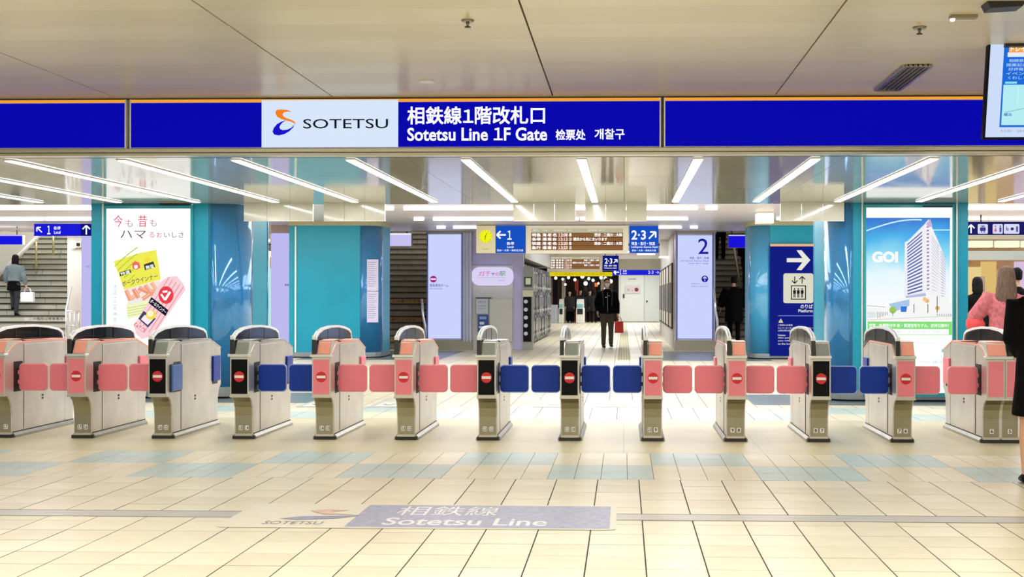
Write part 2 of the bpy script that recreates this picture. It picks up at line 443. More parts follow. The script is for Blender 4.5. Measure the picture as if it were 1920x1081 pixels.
# name board: three backlit panels
orange = lit('f5a338', 1.0); blue_lit = lit('0505ac', 1.0); blue_lit2 = lit('0404a8', 1.0)
def X_at(px): return P(px, 230, YS).x
bounds = [(-260, 236), (245, 1238), (1246, 2240)]
labs = ['plain blue lit board section at the left end of the long sign', 'blue lit board section naming the Sotetsu Line 1F gate', 'plain blue lit board section at the right, behind the hanging screen']
for i, (a, b) in enumerate(bounds):
    r = empty('name_board', ((X_at(a)+X_at(b))/2, YS, zb), labs[i], 'sign', 'blue board sections over the gates')
    obj('housing', B(X_at(a), X_at(b), YS, YS+.09, zb, zt), white_metal, r)
    obj('blue_face', B(X_at(a)+.004, X_at(b)-.004, YS-.006, YS-.0005, zb+.006, zt-.03), blue_lit, r)
    obj('orange_strip', B(X_at(a)+.004, X_at(b)-.004, YS-.006, YS-.0005, zt-.024, zt-.002), orange, r)
    for e in (a, b): obj('end_post', B(X_at(e)-.006, X_at(e)+.006, YS-.012, YS+.05, zb-.004, zt), white_metal, r)
    if i == 1:
        A = Art(490, 186, 1238, 276, YS, step=.0008)
        # use exact world x for every pixel column of the wide board
        A.fn = lambda px, py, o: Vector((P(px, 230, YS).x, YS-.0066-o, P(960, py, YS).z))
        A.rect(491, 186, 747, 275, lit('d7e6fb', 1.0))
        z = lambda L: [(480+a/4, 180+b/4) for a, b in L]
        A.poly(z([(150, 130), (148, 112), (158, 98), (185, 94), (235, 97), (273, 115), (240, 111), (214, 116), (202, 130), (206, 146), (228, 160), (265, 172), (292, 188), (304, 215), (290, 200), (262, 187), (225, 178), (190, 166), (160, 149)]), lit('f58220', 1.0))
        A.poly(z([(228, 176), (190, 188), (160, 205), (136, 233), (126, 262), (138, 284), (172, 291), (215, 281), (252, 260), (280, 232), (292, 206), (268, 232), (238, 247), (205, 251), (184, 243), (178, 226), (194, 200)]), lit('1414c8', 1.0))
        A.text('SOTETSU', 569, 222, 728, 240, lit('0b1420', 1.0), .004)
        A.text('相鉄線1階改札口', 764, 199, 1022, 233, W, .035)
        A.text('Sotetsu Line 1F Gate', 764, 239, 1026, 264, W, .022)
        A.text('检票处', 1042, 243, 1098, 263, W, .035); A.text('개찰구', 1115, 242, 1171, 262, W, .035)
        A.build('name_lettering', r)

# ------------------------------------------------------------------ tube lights
tube_lit = lit('fbfbff', 3.0); tube_lit2 = lit('f6f4ff', 7.0)
ends = [70-152.6*2, 70-152.6, 70, 205, 367, 515, 667, 817, 968, 1115, 1268, 1418, 1572, 1727, 1880, 2035]
x9 = P(1115, 377, 15.8).x
ORDW = ('first', 'second', 'third', 'fourth', 'fifth', 'sixth', 'seventh', 'eighth', 'ninth', 'tenth', 'eleventh', 'twelfth', 'thirteenth', 'fourteenth', 'fifteenth', 'sixteenth')
for i in range(-7, 6):
    x = x9+i*1.0155
    r = empty('tube_light', (x, 13.3, H2), 'bright tube on the glossy ceiling over the gates, %s from the left' % ORDW[i+7], 'ceiling light', 'tube lights over the gates')
    obj('lamp_base', B(x-.045, x+.045, 10.9, 15.86, H2-.008, H2), white_metal, r)
    obj('tube', B(x-.04, x+.04, 10.93, 15.83, H2-.016, H2-.006, bev=.004), tube_lit, r)
    area('tube_glow', Vector((0, .1, -.02)), .07, 4.8, 17, (.98, .98, 1.0), parent=r)
def cross_tube(px0, px1, py, Y, lab):
    a, b = P(px0, py, Y), P(px1, py, Y); z_ = P((px0+px1)/2, py, Y).z
    if H3-.25 < z_ < H3+.1: z_ = H3-.03
    r = empty('tube_light', ((a.x+b.x)/2, Y, z_), lab, 'ceiling light', 'tube lights across the far hall')
    obj('tube', T([(a.x, Y, z_), (b.x, Y, z_)], .022, 8), tube_lit2, r)
    obj('lamp_base', B(a.x+.02, b.x-.02, Y-.05, Y+.05, z_+.03, H3-.002), white_metal, r)
for a, b, y_, Y_, lab in ((-150, 171, 387, 22.6, 'lit tube across the far hall, front row at the left edge'), (722, 738, 388, 22.8, 'short end of a lit tube right of the left fascia boards'), (757, 1090, 388, 22.8, 'lit tube across the far hall, front row left of centre'), (1092, 1308, 388, 22.8, 'lit tube across the far hall, front row right of centre'), (1323, 1345, 388, 22.8, 'short bright lamp above the pillar marked 2'), (1815, 2100, 385.5, 22.8, 'lit tube across the far hall, front row at the right edge'),
        (-160, 82, 407.5, 25.8, 'lit tube across the far hall, second row at the left edge'), (85, 171, 407.5, 25.8, 'lit tube across the far hall, second row beside the sausage poster'), (776, 795, 408, 25.9, 'short lamp in the second row above the left stair sign'), (812, 1085, 408, 25.9, 'lit tube across the far hall, second row left of centre'), (1088, 1290, 408, 25.9, 'lit tube across the far hall, second row right of centre'), (1815, 1852, 406, 25.9, 'lit tube across the far hall, second row beside the tower poster'), (1855, 2080, 406, 25.9, 'lit tube across the far hall, second row at the right edge'),
        (819, 835, 423.5, 29, 'small lamp in the third row left of the white lit pillar'), (850, 893, 423.5, 29, 'lit tube in the third row left of the clock'), (1234, 1278, 423.5, 29, 'lit tube in the third row right of the platform 2 and 3 sign'), (1294, 1308, 423.5, 29, 'small lamp in the third row above the pillar marked 2'), (1586-130, 1463, 408, 25.9, 'lamp end left of the right fascia board')):
    cross_tube(a, b, y_, Y_, lab)

# fascia boards hanging at the far edge of the glossy ceiling
fm = mat('dcd8c4', .12, coat=.6, noise=.02, nscale=.7)
for a, b, lab in ((457, 587, 'cream fascia board right of the sausage poster pillar'), (607, 722, 'cream fascia board above the blue pillar'), (962, 1079, 'cream fascia board above the departure board, left one'), (1097, 1213, 'cream fascia board above the departure board, right one'), (1463, 1583, 'cream fascia board beside the tower poster pillar')):
    q = bx(a, 380, b, 414, 16.05, .06)
    r = empty('fascia_board', ((q[0]+q[1])/2, 16.05, q[4]), lab, 'fascia', 'fascia boards behind the gates')
    n_ = 3; w_ = (q[1]-q[0])/n_
    for k in range(n_): obj('panel', B(q[0]+k*w_+.002, q[0]+(k+1)*w_-.002, 16.05, 16.09, q[4]+.004, H2-.001), fm, r)
    obj('bottom_edge', B(q[0], q[1], 16.045, 16.1, q[4]-.002, q[4]+.003), white_metal, r)
q = bx(1420, 384, 1451, 418, 24, .4); obj('trim_4', B(*q), cream, label='cream beam end left of the blue direction board', kind='structure')

# small ceiling fittings
def on_ceiling(px, py): return G(px, py, HF)
p = on_ceiling(877, 38); bm = bmesh.new(); tube(bm, [(p.x, p.y, HF), (p.x, p.y, HF-.012)], [.04, .034], 14); tube(bm, [(p.x, p.y, HF-.012), (p.x, p.y, HF-.04)], [.012, .006], 8)
s_ = obj('sprinkler', bm, mat('8f8a78', .3, .6), label='small sprinkler head in the middle of the near ceiling', cat='sprinkler'); obj('deflector', T([(p.x, p.y, HF-.04), (p.x, p.y, HF-.044)], .02, 12), dark, s_)
p = on_ceiling(1724, 51); bm = bmesh.new(); tube(bm, [(p.x, p.y, HF), (p.x, p.y, HF-.012)], [.045, .036], 14); tube(bm, [(p.x, p.y, HF-.012), (p.x, p.y, HF-.04)], [.012, .006], 8)
s_ = obj('sprinkler', bm, mat('8f8a78', .3, .6), label='small sprinkler head near the dark ceiling grille at the right', cat='sprinkler'); obj('deflector', T([(p.x, p.y, HF-.04), (p.x, p.y, HF-.044)], .02, 12), dark, s_)
p = on_ceiling(1800, 29); bm = B(p.x-.06, p.x+.1, p.y-.03, p.y+.03, HF-.02, HF, bev=.004)
s_ = obj('emergency_lamp', bm, mat('8d8368', .4), label='small emergency lamp in the ceiling left of the hanging screen', cat='lamp'); obj('bulb', T([(p.x-.045, p.y, HF-.02), (p.x-.045, p.y, HF-.035)], [.018, .012], 10), lit('ffffff', 1.2), s_)
p = on_ceiling(800, 152); bm = bmesh.new(); tube(bm, [(p.x, p.y, HF), (p.x, p.y, HF-.01)], .06, 16)
obj('smoke_detector', bm, white_metal, label='flat white detector disc in the ceiling above the name board', cat='detector')
a, b, c, d = on_ceiling(1695, 120), on_ceiling(1743, 120), on_ceiling(1684, 167), on_ceiling(1645, 167)
r = empty('ceiling_grille', ((a.x+c.x)/2, (a.y+c.y)/2, HF), 'dark slotted ceiling grille left of the hanging screen', 'vent')
x0, x1, y0, y1 = (a.x+d.x)/2, (b.x+c.x)/2, (c.y+d.y)/2, (a.y+b.y)/2
obj('backing', B(x0, x1, y0, y1, HF-.004, HF-.001), mat('4a4632', .6), r)
bm = bmesh.new(); box(bm, x0-.02, x0, y0-.02, y1+.02, HF-.02, HF); box(bm, x1, x1+.02, y0-.02, y1+.02, HF-.02, HF); box(bm, x0, x1, y0-.02, y0, HF-.02, HF); box(bm, x0, x1, y1, y1+.02, HF-.02, HF)
obj('frame', bm, mat('a39c88', .3, .5), r)
for k in range(5):
    x_ = x0+(x1-x0)*(k+.5)/5; obj('slat', B(x_-.006, x_+.006, y0, y1, HF-.014, HF-.004), mat('6b6650', .4), r)

# hanging screen at the right
r = None
def scr(px, py, o=0.0):
    t = (py-52)/210.0; Y = 8.42+.15*t
    q = P(1855-12*t+(px-1855)*1.0 if px < 1856 else px, py, Y); return q
Yt, Yb = 8.42, 8.57
TL = P(1855, 52, Yt); BL = P(1843, 262, Yb); wS = .50
r = empty('hanging_screen', (TL.x+.25, Yb, BL.z), 'black framed portrait screen showing a blue and white notice, hanging at the right', 'screen')
u = Vector((1, 0, 0)); dn = Vector((0, BL.y-TL.y, BL.z-TL.z)); L = dn.length; dn.normalize(); nrm = dn.cross(u).normalized()
if nrm.y > 0: nrm = -nrm
TLx = (TL.x+BL.x)/2
O = Vector((TLx, TL.y, TL.z))
def sp(a, b, o): return O+u*a+dn*b+nrm*o
bm = bmesh.new(); vs = [bm.verts.new(sp(a, b, o)) for a in (0, wS) for b in (0, L) for o in (0, -.06)]
for f in ((0, 1, 3, 2), (4, 6, 7, 5), (0, 4, 5, 1), (2, 3, 7, 6), (0, 2, 6, 4), (1, 5, 7, 3)): bm.faces.new([vs[i] for i in f])
bmesh.ops.recalc_face_normals(bm, faces=bm.faces[:])
bmesh.ops.bevel(bm, geom=bm.edges[:], offset=.004, segments=2, affect='EDGES')
obj('casing', bm, black, r)
kx = wS/ (wS*F/8.45); pxm = 8.45/F
A = Art(0, 0, 1, 1, 8, fn=lambda px, py, o: sp((px-1849)*pxm, (py-52)*L/210, .001+o*.5))
A.rect(1853, 57, 1983, 257, lit('cddcf8', 1.0)); A.rect(1878, 57, 1960, 238, lit('1a6ad8', 1.0))
A.rect(1887, 58, 1960, 104, lit('f6a650', 1.0)); A.rect(1885, 98, 1960, 106, lit('ece8f4', 1.0)); A.rect(1881, 158, 1955, 234, lit('b4ecf2', 1.0))
for k, t in enumerate(('そうにゃんの', 'ニュース', 'トレイン')): A.text(t, 1890, 62+12*k, 1890+9.5*len(t), 72+12*k, W, .02)
for k, t in enumerate(('相模鉄道横浜駅', '開業記念乗車券', '好評発売中です', 'イベント開催', 'くわしくは駅員')): A.text(t, 1884+(4 if k % 2 == 0 else 0), 110+8*k, 1952, 116+8*k, lit('b9d9fa', 1.0), .01)
A.rect(1883, 152, 1905, 156, lit('8fe0f0', 1.0)); A.line(1886, 210, 1950, 196, 1.0, lit('8aa0a8', 1.0)); A.line(1908, 160, 1908, 200, .8, lit('dff6fa', 1.0)); A.text('横浜', 1884, 211, 1899, 217, lit('1a6ac8', 1.0), .03); A.text('12:00 - 18:00', 1880, 243, 1930, 247, lit('8f9bb8', 1.0))
A.build('picture_print', r)
p = on_ceiling(1878, 8)
bm = bmesh.new(); tube(bm, [(TLx+.25, 8.5, TL.z-.02), (TLx+.25, 8.5, HF)], .02, 10)
obj('hanger_pole', bm, dark, r); obj('hanger_plate', B(TLx+.1, TLx+.4, 8.4, 8.6, HF-.02, HF), dark, r)
q = on_ceiling(1850, 8); s_ = obj('sensor_box', prism(bmesh.new(), [(q.x-.02, HF), (q.x+.2, HF), (q.x+.18, HF-.03), (q.x+.0, HF-.04)], 'y', q.y-.08, q.y+.05), dark, label='dark box on the ceiling at the top right corner', cat='sensor')

# ------------------------------------------------------------------ pillars
def pillar(name, lab, px0, px1, Y, depth, r_, ztop, m, base_m, base_h=.1, round_m=None, top_m=None, rl=True, rr_=True):
    x0, x1 = P(px0, 600, Y).x, P(px1, 600, Y).x
    def prof(e):
        out = []
        for cx, cy, a, on in ((x1-r_, Y+depth-r_, 0, 1), (x0+r_, Y+depth-r_, 90, 1), (x0+r_, Y+r_, 180, rl), (x1-r_, Y+r_, 270, rr_)):
            if not on:
                out.append(((x0-e) if a == 180 else (x1+e), Y-e)); continue
            for i in range(9):
                t = math.radians(a+90*i/8); out.append((cx+(r_+e)*math.cos(t), cy+(r_+e)*math.sin(t)))
        return out
    o = obj(name, prism(bmesh.new(), prof(0), 'z', base_h, ztop), m, label=lab, kind='structure')
    for p_ in o.data.polygons: p_.use_smooth = abs(p_.normal.z) < .5 and p_.area < ztop*.2
    obj('plinth', prism(bmesh.new(), prof(.012), 'z', .02, base_h), base_m, o)
    obj('skirting', prism(bmesh.new(), prof(.02), 'z', 0, .025), black, o)
    if top_m: obj('collar', prism(bmesh.new(), prof(.02), 'z', ztop-.1, ztop-.002), top_m, o)
    return o, x0, x1
plinth_m = mat('9aa3a6', .3, .6)
# left and right poster pillars
def round_panels(o, xa, xb, Y, z0, z1, side, m, n=3):
    pass
pl, x0, x1 = pillar('pillar_1', 'teal pillar with rounded blue side carrying the sausage poster', 171, 456, 16.15, 1.5, .42, H2, teal, plinth_m, .15, rl=False)
# polished blue cladding on the rounded corner
def corner_clad(parent, cx, cy, r_, a0, a1, z0, z1, m, name='curved_panel', n=10, th=.006):
    pts = [(cx+(r_+th)*math.cos(math.radians(a0+(a1-a0)*i/n)), cy+(r_+th)*math.sin(math.radians(a0+(a1-a0)*i/n))) for i in range(n+1)]
    pin = [(cx+(r_-.004)*math.cos(math.radians(a1+(a0-a1)*i/n)), cy+(r_-.004)*math.sin(math.radians(a1+(a0-a1)*i/n))) for i in range(n+1)]
    o = obj(name, prism(bmesh.new(), pts+pin, 'z', z0, z1), m, parent, label='polished blue curved panel')
    for p_ in o.data.polygons: p_.use_smooth = abs(p_.normal.z) < .5
corner_clad(pl, x1-.42, 16.15+.42, .42, 268, 358, .16, H2-.002, teal_glass)
corner_clad(pl, x1-.42, 16.15+1.5-.42, .42, 2, 90, .16, H2-.002, teal_glass)
for px_ in (194, 361): obj('edge_strip', B(P(px_-1.6, 600, 16.15).x, P(px_+1.6, 600, 16.15).x, 16.125, 16.149, .16, H2-.002), mat('d6e4dc', .25, .3), pl)
obj('panel_joint', B(P(391, 600, 16.15).x, P(392.5, 600, 16.15).x, 16.146, 16.149, .16, H2-.002), mat('0d5c66', .5), pl)
pr, x0, x1 = pillar('pillar_2', 'teal pillar with rounded blue side carrying the tower poster', 1553, 1815, 16.15, 1.5, .3, H2, teal, plinth_m, .15, rr_=False)
corner_clad(pr, x0+.3, 16.15+.3, .3, 182, 272, .16, H2-.002, teal_glass)
corner_clad(pr, x0+.3, 16.15+1.2, .3, 90, 178, .16, H2-.002, teal_glass)
for px_ in (1616, 1793): obj('edge_strip', B(P(px_-1.6, 600, 16.15).x, P(px_+1.6, 600, 16.15).x, 16.125, 16.149, .16, H2-.002), mat('d6e4dc', .25, .3), pr)
for px_ in (1592, ): obj('panel_joint', B(P(px_, 600, 16.15).x, P(px_+1.2, 600, 16.15).x, 16.146, 16.149, .16, H2-.002), mat('0d5c66', .5), pr)
# second row pillars
pb, x0, x1 = pillar('pillar_3', 'plain teal blue pillar before the middle stairs', 542, 711, 26.9, 1.6, .4, H3, teal, plinth_m, .12, top_m=mat('b9b390', .5), rl=False)
corner_clad(pb, x1-.4, 27.3, .4, 268, 358, .13, H3-.11, teal_glass)
obj('edge_strip', B(P(553, 600, 26.9).x, P(556, 600, 26.9).x, 26.87, 26.899, .12, H3-.12), mat('d9efe8', .25), pb)
for y0_, y1_ in ((486, 545), (546, 604)):
    s_ = obj('paper_notice', B(*bx(688, y0_, 709, y1_, 26.9, .03)), mat('d9d4f2', .6), label='white paper notice on the blue pillar, %s sheet' % ('upper' if y0_ < 500 else 'lower'), cat='notice', group='paper notices on the blue pillar')
    A = Art(688, y0_, 709, y1_, 26.9); A.many([[(690, y0_+5+k*4), (690, y0_+6+k*4), (706-(k % 3)*2, y0_+6+k*4), (706-(k % 3)*2, y0_+5+k*4)] for k in range(12)], mat('9a98b8', .6)); A.build('line_print', s_)
pc, x0, x1 = pillar('pillar_4', 'plain teal blue pillar carrying the dark blue direction board', 1407, 1556, 26.9, 1.6, .4, H3, teal, plinth_m, .12, top_m=mat('b9b390', .5), rr_=False)
corner_clad(pc, x0+.4, 27.3, .4, 182, 272, .13, H3-.11, mat('3f9fd0', .12, coat=1.0))

# poster: sausages
q = bx(200, 391, 357, 690, 16.11, .03)
r = empty('light_box_poster', ((q[0]+q[1])/2, 16.11, q[4]), 'white backlit sausage advertising poster on the left teal pillar', 'poster')
obj('case', B(q[0]-.03, q[1]+.03, 16.105, 16.149, q[4]-.05, q[5]+.04), teal_d, r)
obj('white_face', B(q[0], q[1], 16.098, 16.104, q[4], q[5]), lit('fbfefe', 1.12), r)
A = Art(200, 391, 357, 690, 16.097)
z = lambda L: [(190+a*180/748, 385+b*180/748) for a, b in L]
red = lit('d8455c', 1.0); brn = lit('6d4a58', 1.0)
A.text('今', 213, 403, 230, 425, red); A.text('も', 236, 411, 249, 425, lit('c97a8c', 1)); A.text('昔', 259, 403, 276, 425, red); A.text('も', 281, 411, 294, 424, lit('b58a96', 1))
A.text('ハマ', 226, 432, 274, 447, brn); A.text('る', 280, 435, 290, 445, red); A.text('お', 294, 435, 304, 445, red); A.text('いしさ', 308, 435, 345, 445, brn)
yel = lit('f0ec55', 1.0); grn = lit('b4cf3a', 1.0)
A.poly(z([(100, 435), (160, 415), (300, 370), (430, 346), (450, 470), (465, 575), (180, 655)]), yel)
for k in range(6):
    A.many([[z([(105+k*25+t*30, 470+k*30-t*25-8*math.sin(t*.5))])[0], z([(108+k*25+t*30, 478+k*30-t*25-8*math.sin(t*.5))])[0], z([(138+k*25+t*30, 456+k*30-t*25-8*math.sin((t+1)*.5))])[0], z([(135+k*25+t*30, 448+k*30-t*25-8*math.sin((t+1)*.5))])[0]] for t in range(max(1, 6-k))], grn)
A.circ(*z([(365, 425)])[0], 5.5, lit('f4e03c', 1)); A.poly(z([(335, 460), (410, 435), (425, 480), (345, 505)]), lit('3a3a40', 1)); A.text('無塩', *z([(350, 462)])[0], *z([(415, 492)])[0], W, .02, -.25)
A.poly(z([(245, 450), (270, 435), (300, 445), (310, 485), (280, 500), (250, 490)]), lit('f07060', 1)); A.circ(*z([(275, 478)])[0], 3.5, W)
A.poly(z([(148, 520), (232, 498), (238, 525), (152, 552)]), lit('2a2a34', 1)); A.text('特選', *z([(155, 512)])[0], *z([(230, 538)])[0], W, .02, -.25)
A.text('ポークウインナー', *z([(165, 560)])[0], *z([(448, 600)])[0], lit('4a4a66', 1), .02, -.23)
A.poly(z([(185, 655), (465, 580), (470, 640), (400, 740), (215, 770)]), lit('fae6dc', 1))
for k, (a, b, c_, d_) in enumerate(((200, 660, 235, 740), (240, 730, 330, 640), (300, 640, 420, 700), (330, 730, 440, 650), (400, 600, 440, 660), (260, 650, 300, 720), (350, 620, 400, 680))):
    p0, p1 = z([(a, b)])[0], z([(c_, d_)])[0]; A.line(*p0, *p1, 7.5, lit(('f2a183', 'f5b598', 'ee9678')[k % 3], 1)); A.line(p0[0]+1, p0[1]-1.5, p1[0]+1, p1[1]-1.5, 1.2, lit('fbd9c8', 1))
A.poly(z([(225, 750), (315, 735), (318, 775), (230, 790)]), lit('e6f0f0', 1))
A.poly(z([(205, 770), (400, 735), (380, 850), (215, 880)]), lit('f2f6c8', 1))
for k in range(4): A.line(*z([(215, 800+k*20)])[0], *z([(370, 770+k*20)])[0], 1.1, lit('c5d850', 1))
A.poly(z([(480, 590), (530, 555), (600, 550), (650, 610), (668, 655), (420, 1010), (330, 1040), (285, 1000), (265, 930), (330, 830)]), lit('f9d3d8', 1))
for k in range(5): A.line(*z([(540+k*28, 560+k*18)])[0], *z([(300+k*28, 940+k*16)])[0], 1.5, lit('ee8f9c', 1))
A.circ(*z([(518, 697)])[0], 14, lit('e8404e', 1), 16.5); A.line(*z([(480, 690)])[0], *z([(510, 735)])[0], 3.6, W); A.line(*z([(510, 735)])[0], *z([(550, 672)])[0], 4.4, W); A.line(*z([(492, 672)])[0], *z([(530, 668)])[0], 3.6, W)
A.poly(z([(405, 712), (538, 815), (515, 860), (382, 757)]), lit('14142a', 1)); A.text('ポールウインナー', *z([(385, 770)])[0], *z([(535, 800)])[0], W, .02, .66)
A.poly(z([(345, 820), (440, 880), (380, 950), (305, 880)]), lit('43436a', 1)); A.poly(z([(355, 850), (420, 885), (378, 930), (325, 885)]), lit('fbeef0', 1)); A.circ(*z([(403, 850)])[0], 9, lit('f7e04a', 1)); A.circ(*z([(398, 842)])[0], 6, lit('fff6d0', 1))
A.poly(z([(285, 905), (370, 965), (350, 990), (268, 930)]), lit('f0919e', 1)); A.text('ハム', *z([(280, 925)])[0], *z([(358, 960)])[0], W, .02, .6)
for k, ch in enumerate('大正十三年神奈川県'): A.text(ch, 217, 533+k*10.3, 224, 541+k*10.3, lit('9fc0c8', 1))
A.build('advert_print', r)
obj('hinge_cap', B(*bx(299, 381, 352, 384, 16.1, .03)), dark, r)

# poster: tower
q = bx(1624, 389, 1785, 736, 16.11, .03)
r = empty('light_box_poster', ((q[0]+q[1])/2, 16.11, q[4]), 'backlit poster of a white tower block under blue sky on the right teal pillar', 'poster')
obj('case', B(q[0]-.03, q[1]+.03, 16.105, 16.149, q[4]-.05, q[5]+.04), teal_d, r)
obj('white_face', B(q[0], q[1], 16.098, 16.104, q[4], q[5]), lit('fbfefe', 1.1), r)
A = Art(1624, 389, 1785, 736, 16.097)
z = lambda L: [(1600+a*220/743, 380+b*220/743) for a, b in L]
skm = bpy.data.materials.new('printed_sky'); skm.use_nodes = True; nt = skm.node_tree; bs = nt.nodes['Principled BSDF']; bs.inputs['Base Color'].default_value = (0, 0, 0, 1)
tc = nt.nodes.new('ShaderNodeTexCoord'); sx = nt.nodes.new('ShaderNodeSeparateXYZ'); mr = nt.nodes.new('ShaderNodeMapRange'); rp = nt.nodes.new('ShaderNodeValToRGB'); nz = nt.nodes.new('ShaderNodeTexNoise'); ad = nt.nodes.new('ShaderNodeMath')
nz.inputs['Scale'].default_value = 2.2; ad.operation = 'MULTIPLY_ADD'; ad.inputs[1].default_value = .35
ztop_ = P(1700, 408, 16.1).z-q[4]; zbot_ = P(1700, 560, 16.1).z-q[4]
mr.inputs['From Min'].default_value = zbot_+.15; mr.inputs['From Max'].default_value = ztop_+.15
nt.links.new(tc.outputs['Object'], sx.inputs[0]); nt.links.new(tc.outputs['Object'], nz.inputs['Vector']); nt.links.new(nz.outputs['Fac'], ad.inputs[0]); nt.links.new(sx.outputs['Z'], ad.inputs[2]); nt.links.new(ad.outputs[0], mr.inputs['Value'])
nt.links.new(mr.outputs[0], rp.inputs['Fac']); nt.links.new(rp.outputs['Color'], bs.inputs['Emission Color']); bs.inputs['Emission Strength'].default_value = 1.0*LIT
e = rp.color_ramp.elements; e[0].position = 0; e[0].color = (*lin('f4f8fa'), 1); e[1].position = 1; e[1].color = (*lin('1f74d0'), 1)
for pos, c_ in ((.35, 'e2f4fa'), (.55, '8fdcf2'), (.78, '38aee8')): x_ = e.new(pos); x_.color = (*lin(c_), 1)
A.rect(1624, 408, 1781, 600, skm)
A.text('LUXURY TOWER  SINCE RENEWAL', 1652, 398, 1755, 401, lit('dfeee8', 1))
A.many([z([(82+k*27, 172-70*math.sin(k/11*1.5)), (82+k*27, 181-70*math.sin(k/11*1.5)), (109+k*27, 181-70*math.sin((k+1)/11*1.5)), (109+k*27, 172-70*math.sin((k+1)/11*1.5))]) for k in range(13)], lit('c8eef8', 1))
A.line(*z([(505, 172)])[0], *z([(612, 172)])[0], 2, lit('c8eef8', 1))
A.text('GOI', *z([(118, 308)])[0], *z([(282, 378)])[0], lit('ffffff', 1.1), .05)
wh = lit('eef0f6', 1.0)
A.poly(z([(325, 250), (345, 240), (450, 135), (475, 105), (485, 150), (495, 575), (440, 580), (320, 590)]), wh)
A.poly(z([(450, 135), (475, 105), (545, 265), (582, 350), (578, 600), (520, 590), (445, 575)]), lit('f4f2f4', 1.0))
lb = lit('5a62a8', 1.0)
for k in range(17):
    t = k/16; yl = 262+t*310; yr = 180+t*365
    A.poly(z([(340, yl), (340, yl+9), (434, yr+10), (434, yr)]), lb)
for k in range(17):
    t = k/16; yl = 205+t*340; yr = 300+t*285
    A.poly(z([(490, yl), (490, yl+4), (540, yl+52*(1-t)+24), (540, yl+46*(1-t)+24)]), lit('a8aed0', 1)); A.poly(z([(548, yr), (548, yr+5), (578, yr+40*(1-t)+10), (578, yr+34*(1-t)+10)]), lit('8f96c8', 1))
for k in range(18): A.poly(z([(455, 150+k*23), (455, 160+k*23), (470, 158+k*23), (470, 148+k*23)]), lit('9a86b8', 1))
A.poly(z([(450, 135), (475, 105), (490, 150), (465, 160)]), lit('c9b6d6', 1))
A.poly(z([(75, 650), (200, 655), (220, 640), (320, 590), (580, 600), (610, 640), (608, 745), (75, 750)]), lit('f6f6f4', 1))
A.poly(z([(215, 640), (345, 610), (345, 650), (250, 690)]), lit('a9c8ea', 1)); A.poly(z([(290, 655), (330, 655), (325, 690), (290, 690)]), lit('3a7ad8', 1)); A.circ(*z([(240, 678)])[0], 6.5, lit('9cc860', 1)); A.line(*z([(240, 690)])[0], *z([(240, 715)])[0], 1, lit('4a6a40', 1))
A.poly(z([(318, 590), (445, 570), (450, 590), (322, 602)]), lit('b8bede', 1))
for a, b, c_ in ((455, 620, 'f0b878'), (440, 610, 'f4c890'), (520, 665, 'e0b050')): A.circ(*z([(a, b)])[0], 4, lit(c_, 1))
for a in (460, 518, 372): A.line(*z([(a, 590 if a == 518 else 640)])[0], *z([(a, 695)])[0], 1.5, lit('6a665e', 1))
A.line(*z([(75, 650)])[0], *z([(190, 658)])[0], .7, lit('8a8a88', 1)); A.line(*z([(75, 740)])[0], *z([(608, 715)])[0], .8, lit('c0c0be', 1)); A.poly(z([(80, 690), (130, 690), (130, 725), (80, 728)]), lit('dfe6ea', 1))
for k in range(7): A.line(*z([(140+k*10, 690)])[0], *z([(142+k*10, 728-k*3)])[0], 1, lit('8f8c86', 1)); A.line(*z([(515+k*14, 700)])[0], *z([(520+k*14, 715)])[0], 1.5, lit('b0aeac', 1))
A.rect(1623, 602, 1780, 627, lit('86e07c', 1)); A.text('空室、各種受付中 新・賃貸住宅モデル、好評公開中！', 1626, 606, 1774, 613, W, .02); A.rect(1627, 616, 1774, 626, lit('fbfdfb', 1.1))
A.text('ゆったり暮らす海の見える街', 1640, 619, 1760, 623, lit('c9dfd8', 1)); A.line(1625, 642, 1780, 642, .7, lit('cfe4e8', 1)); A.rect(1761, 653, 1772, 659, lit('62cfe0', 1)); A.text('イマスグ、お問い合わせ', 1720, 674, 1771, 680, lit('8fc4e8', 1)); A.line(1637, 675, 1690, 675, 1, lit('d4e4f0', 1))
A.build('advert_print', r)
obj('hinge_cap', B(*bx(1730, 385, 1786, 388, 16.1, .03)), dark, r)

# ------------------------------------------------------------------ distant hall
def panel_px(name, px0, py0, px1, py1, Y, d, m, lab=None, cat=None, parent=None, kind=None, group=None, ground=False, **k):
    q = list(bx(px0, py0, px1, py1, Y, d))
    if ground: q[4] = 0.0
    return obj(name, B(*q, **k), m, parent, label=lab, cat=cat, kind=kind, group=group)
# dark blue direction board on the right pillar
q = bx(1444, 457, 1552, 667, 26.82, .05)
r = empty('direction_board', ((q[0]+q[1])/2, 26.82, q[4]), 'tall dark blue board with white arrow and lift symbol on the right blue pillar', 'sign')
obj('board', B(*q), lit('0c1a86', .9), r)
A = Art(1444, 457, 1552, 667, 26.819); z = lambda a, b: (1430+a*130/611, 450+b*230/1081)
ww = lit('e8e8dc', 1)
A.rect(1444, 457, 1552, 461.5, lit('f0b880', 1)); A.poly([z(212, 158), z(350, 158), z(298, 90), z(342, 88), z(420, 175), z(342, 264), z(298, 262), z(350, 194), z(212, 194)], ww)
A.rr(*z(182, 292), *z(446, 555), 4, lit('dcdac6', 1)); kk = lit('141418', 1)
A.arrow(1490, 524.5, 13, -PI/2, 1.8, kk); A.arrow(1504, 524.5, 13, PI/2, 1.8, kk)
a, b = z(248, 398), z(382, 524); A.rect(a[0], a[1], b[0], b[1], kk); A.rect(a[0]+1.8, a[1]+1.8, b[0]-1.8, b[1]-1.8, lit('dcdac6', 1))
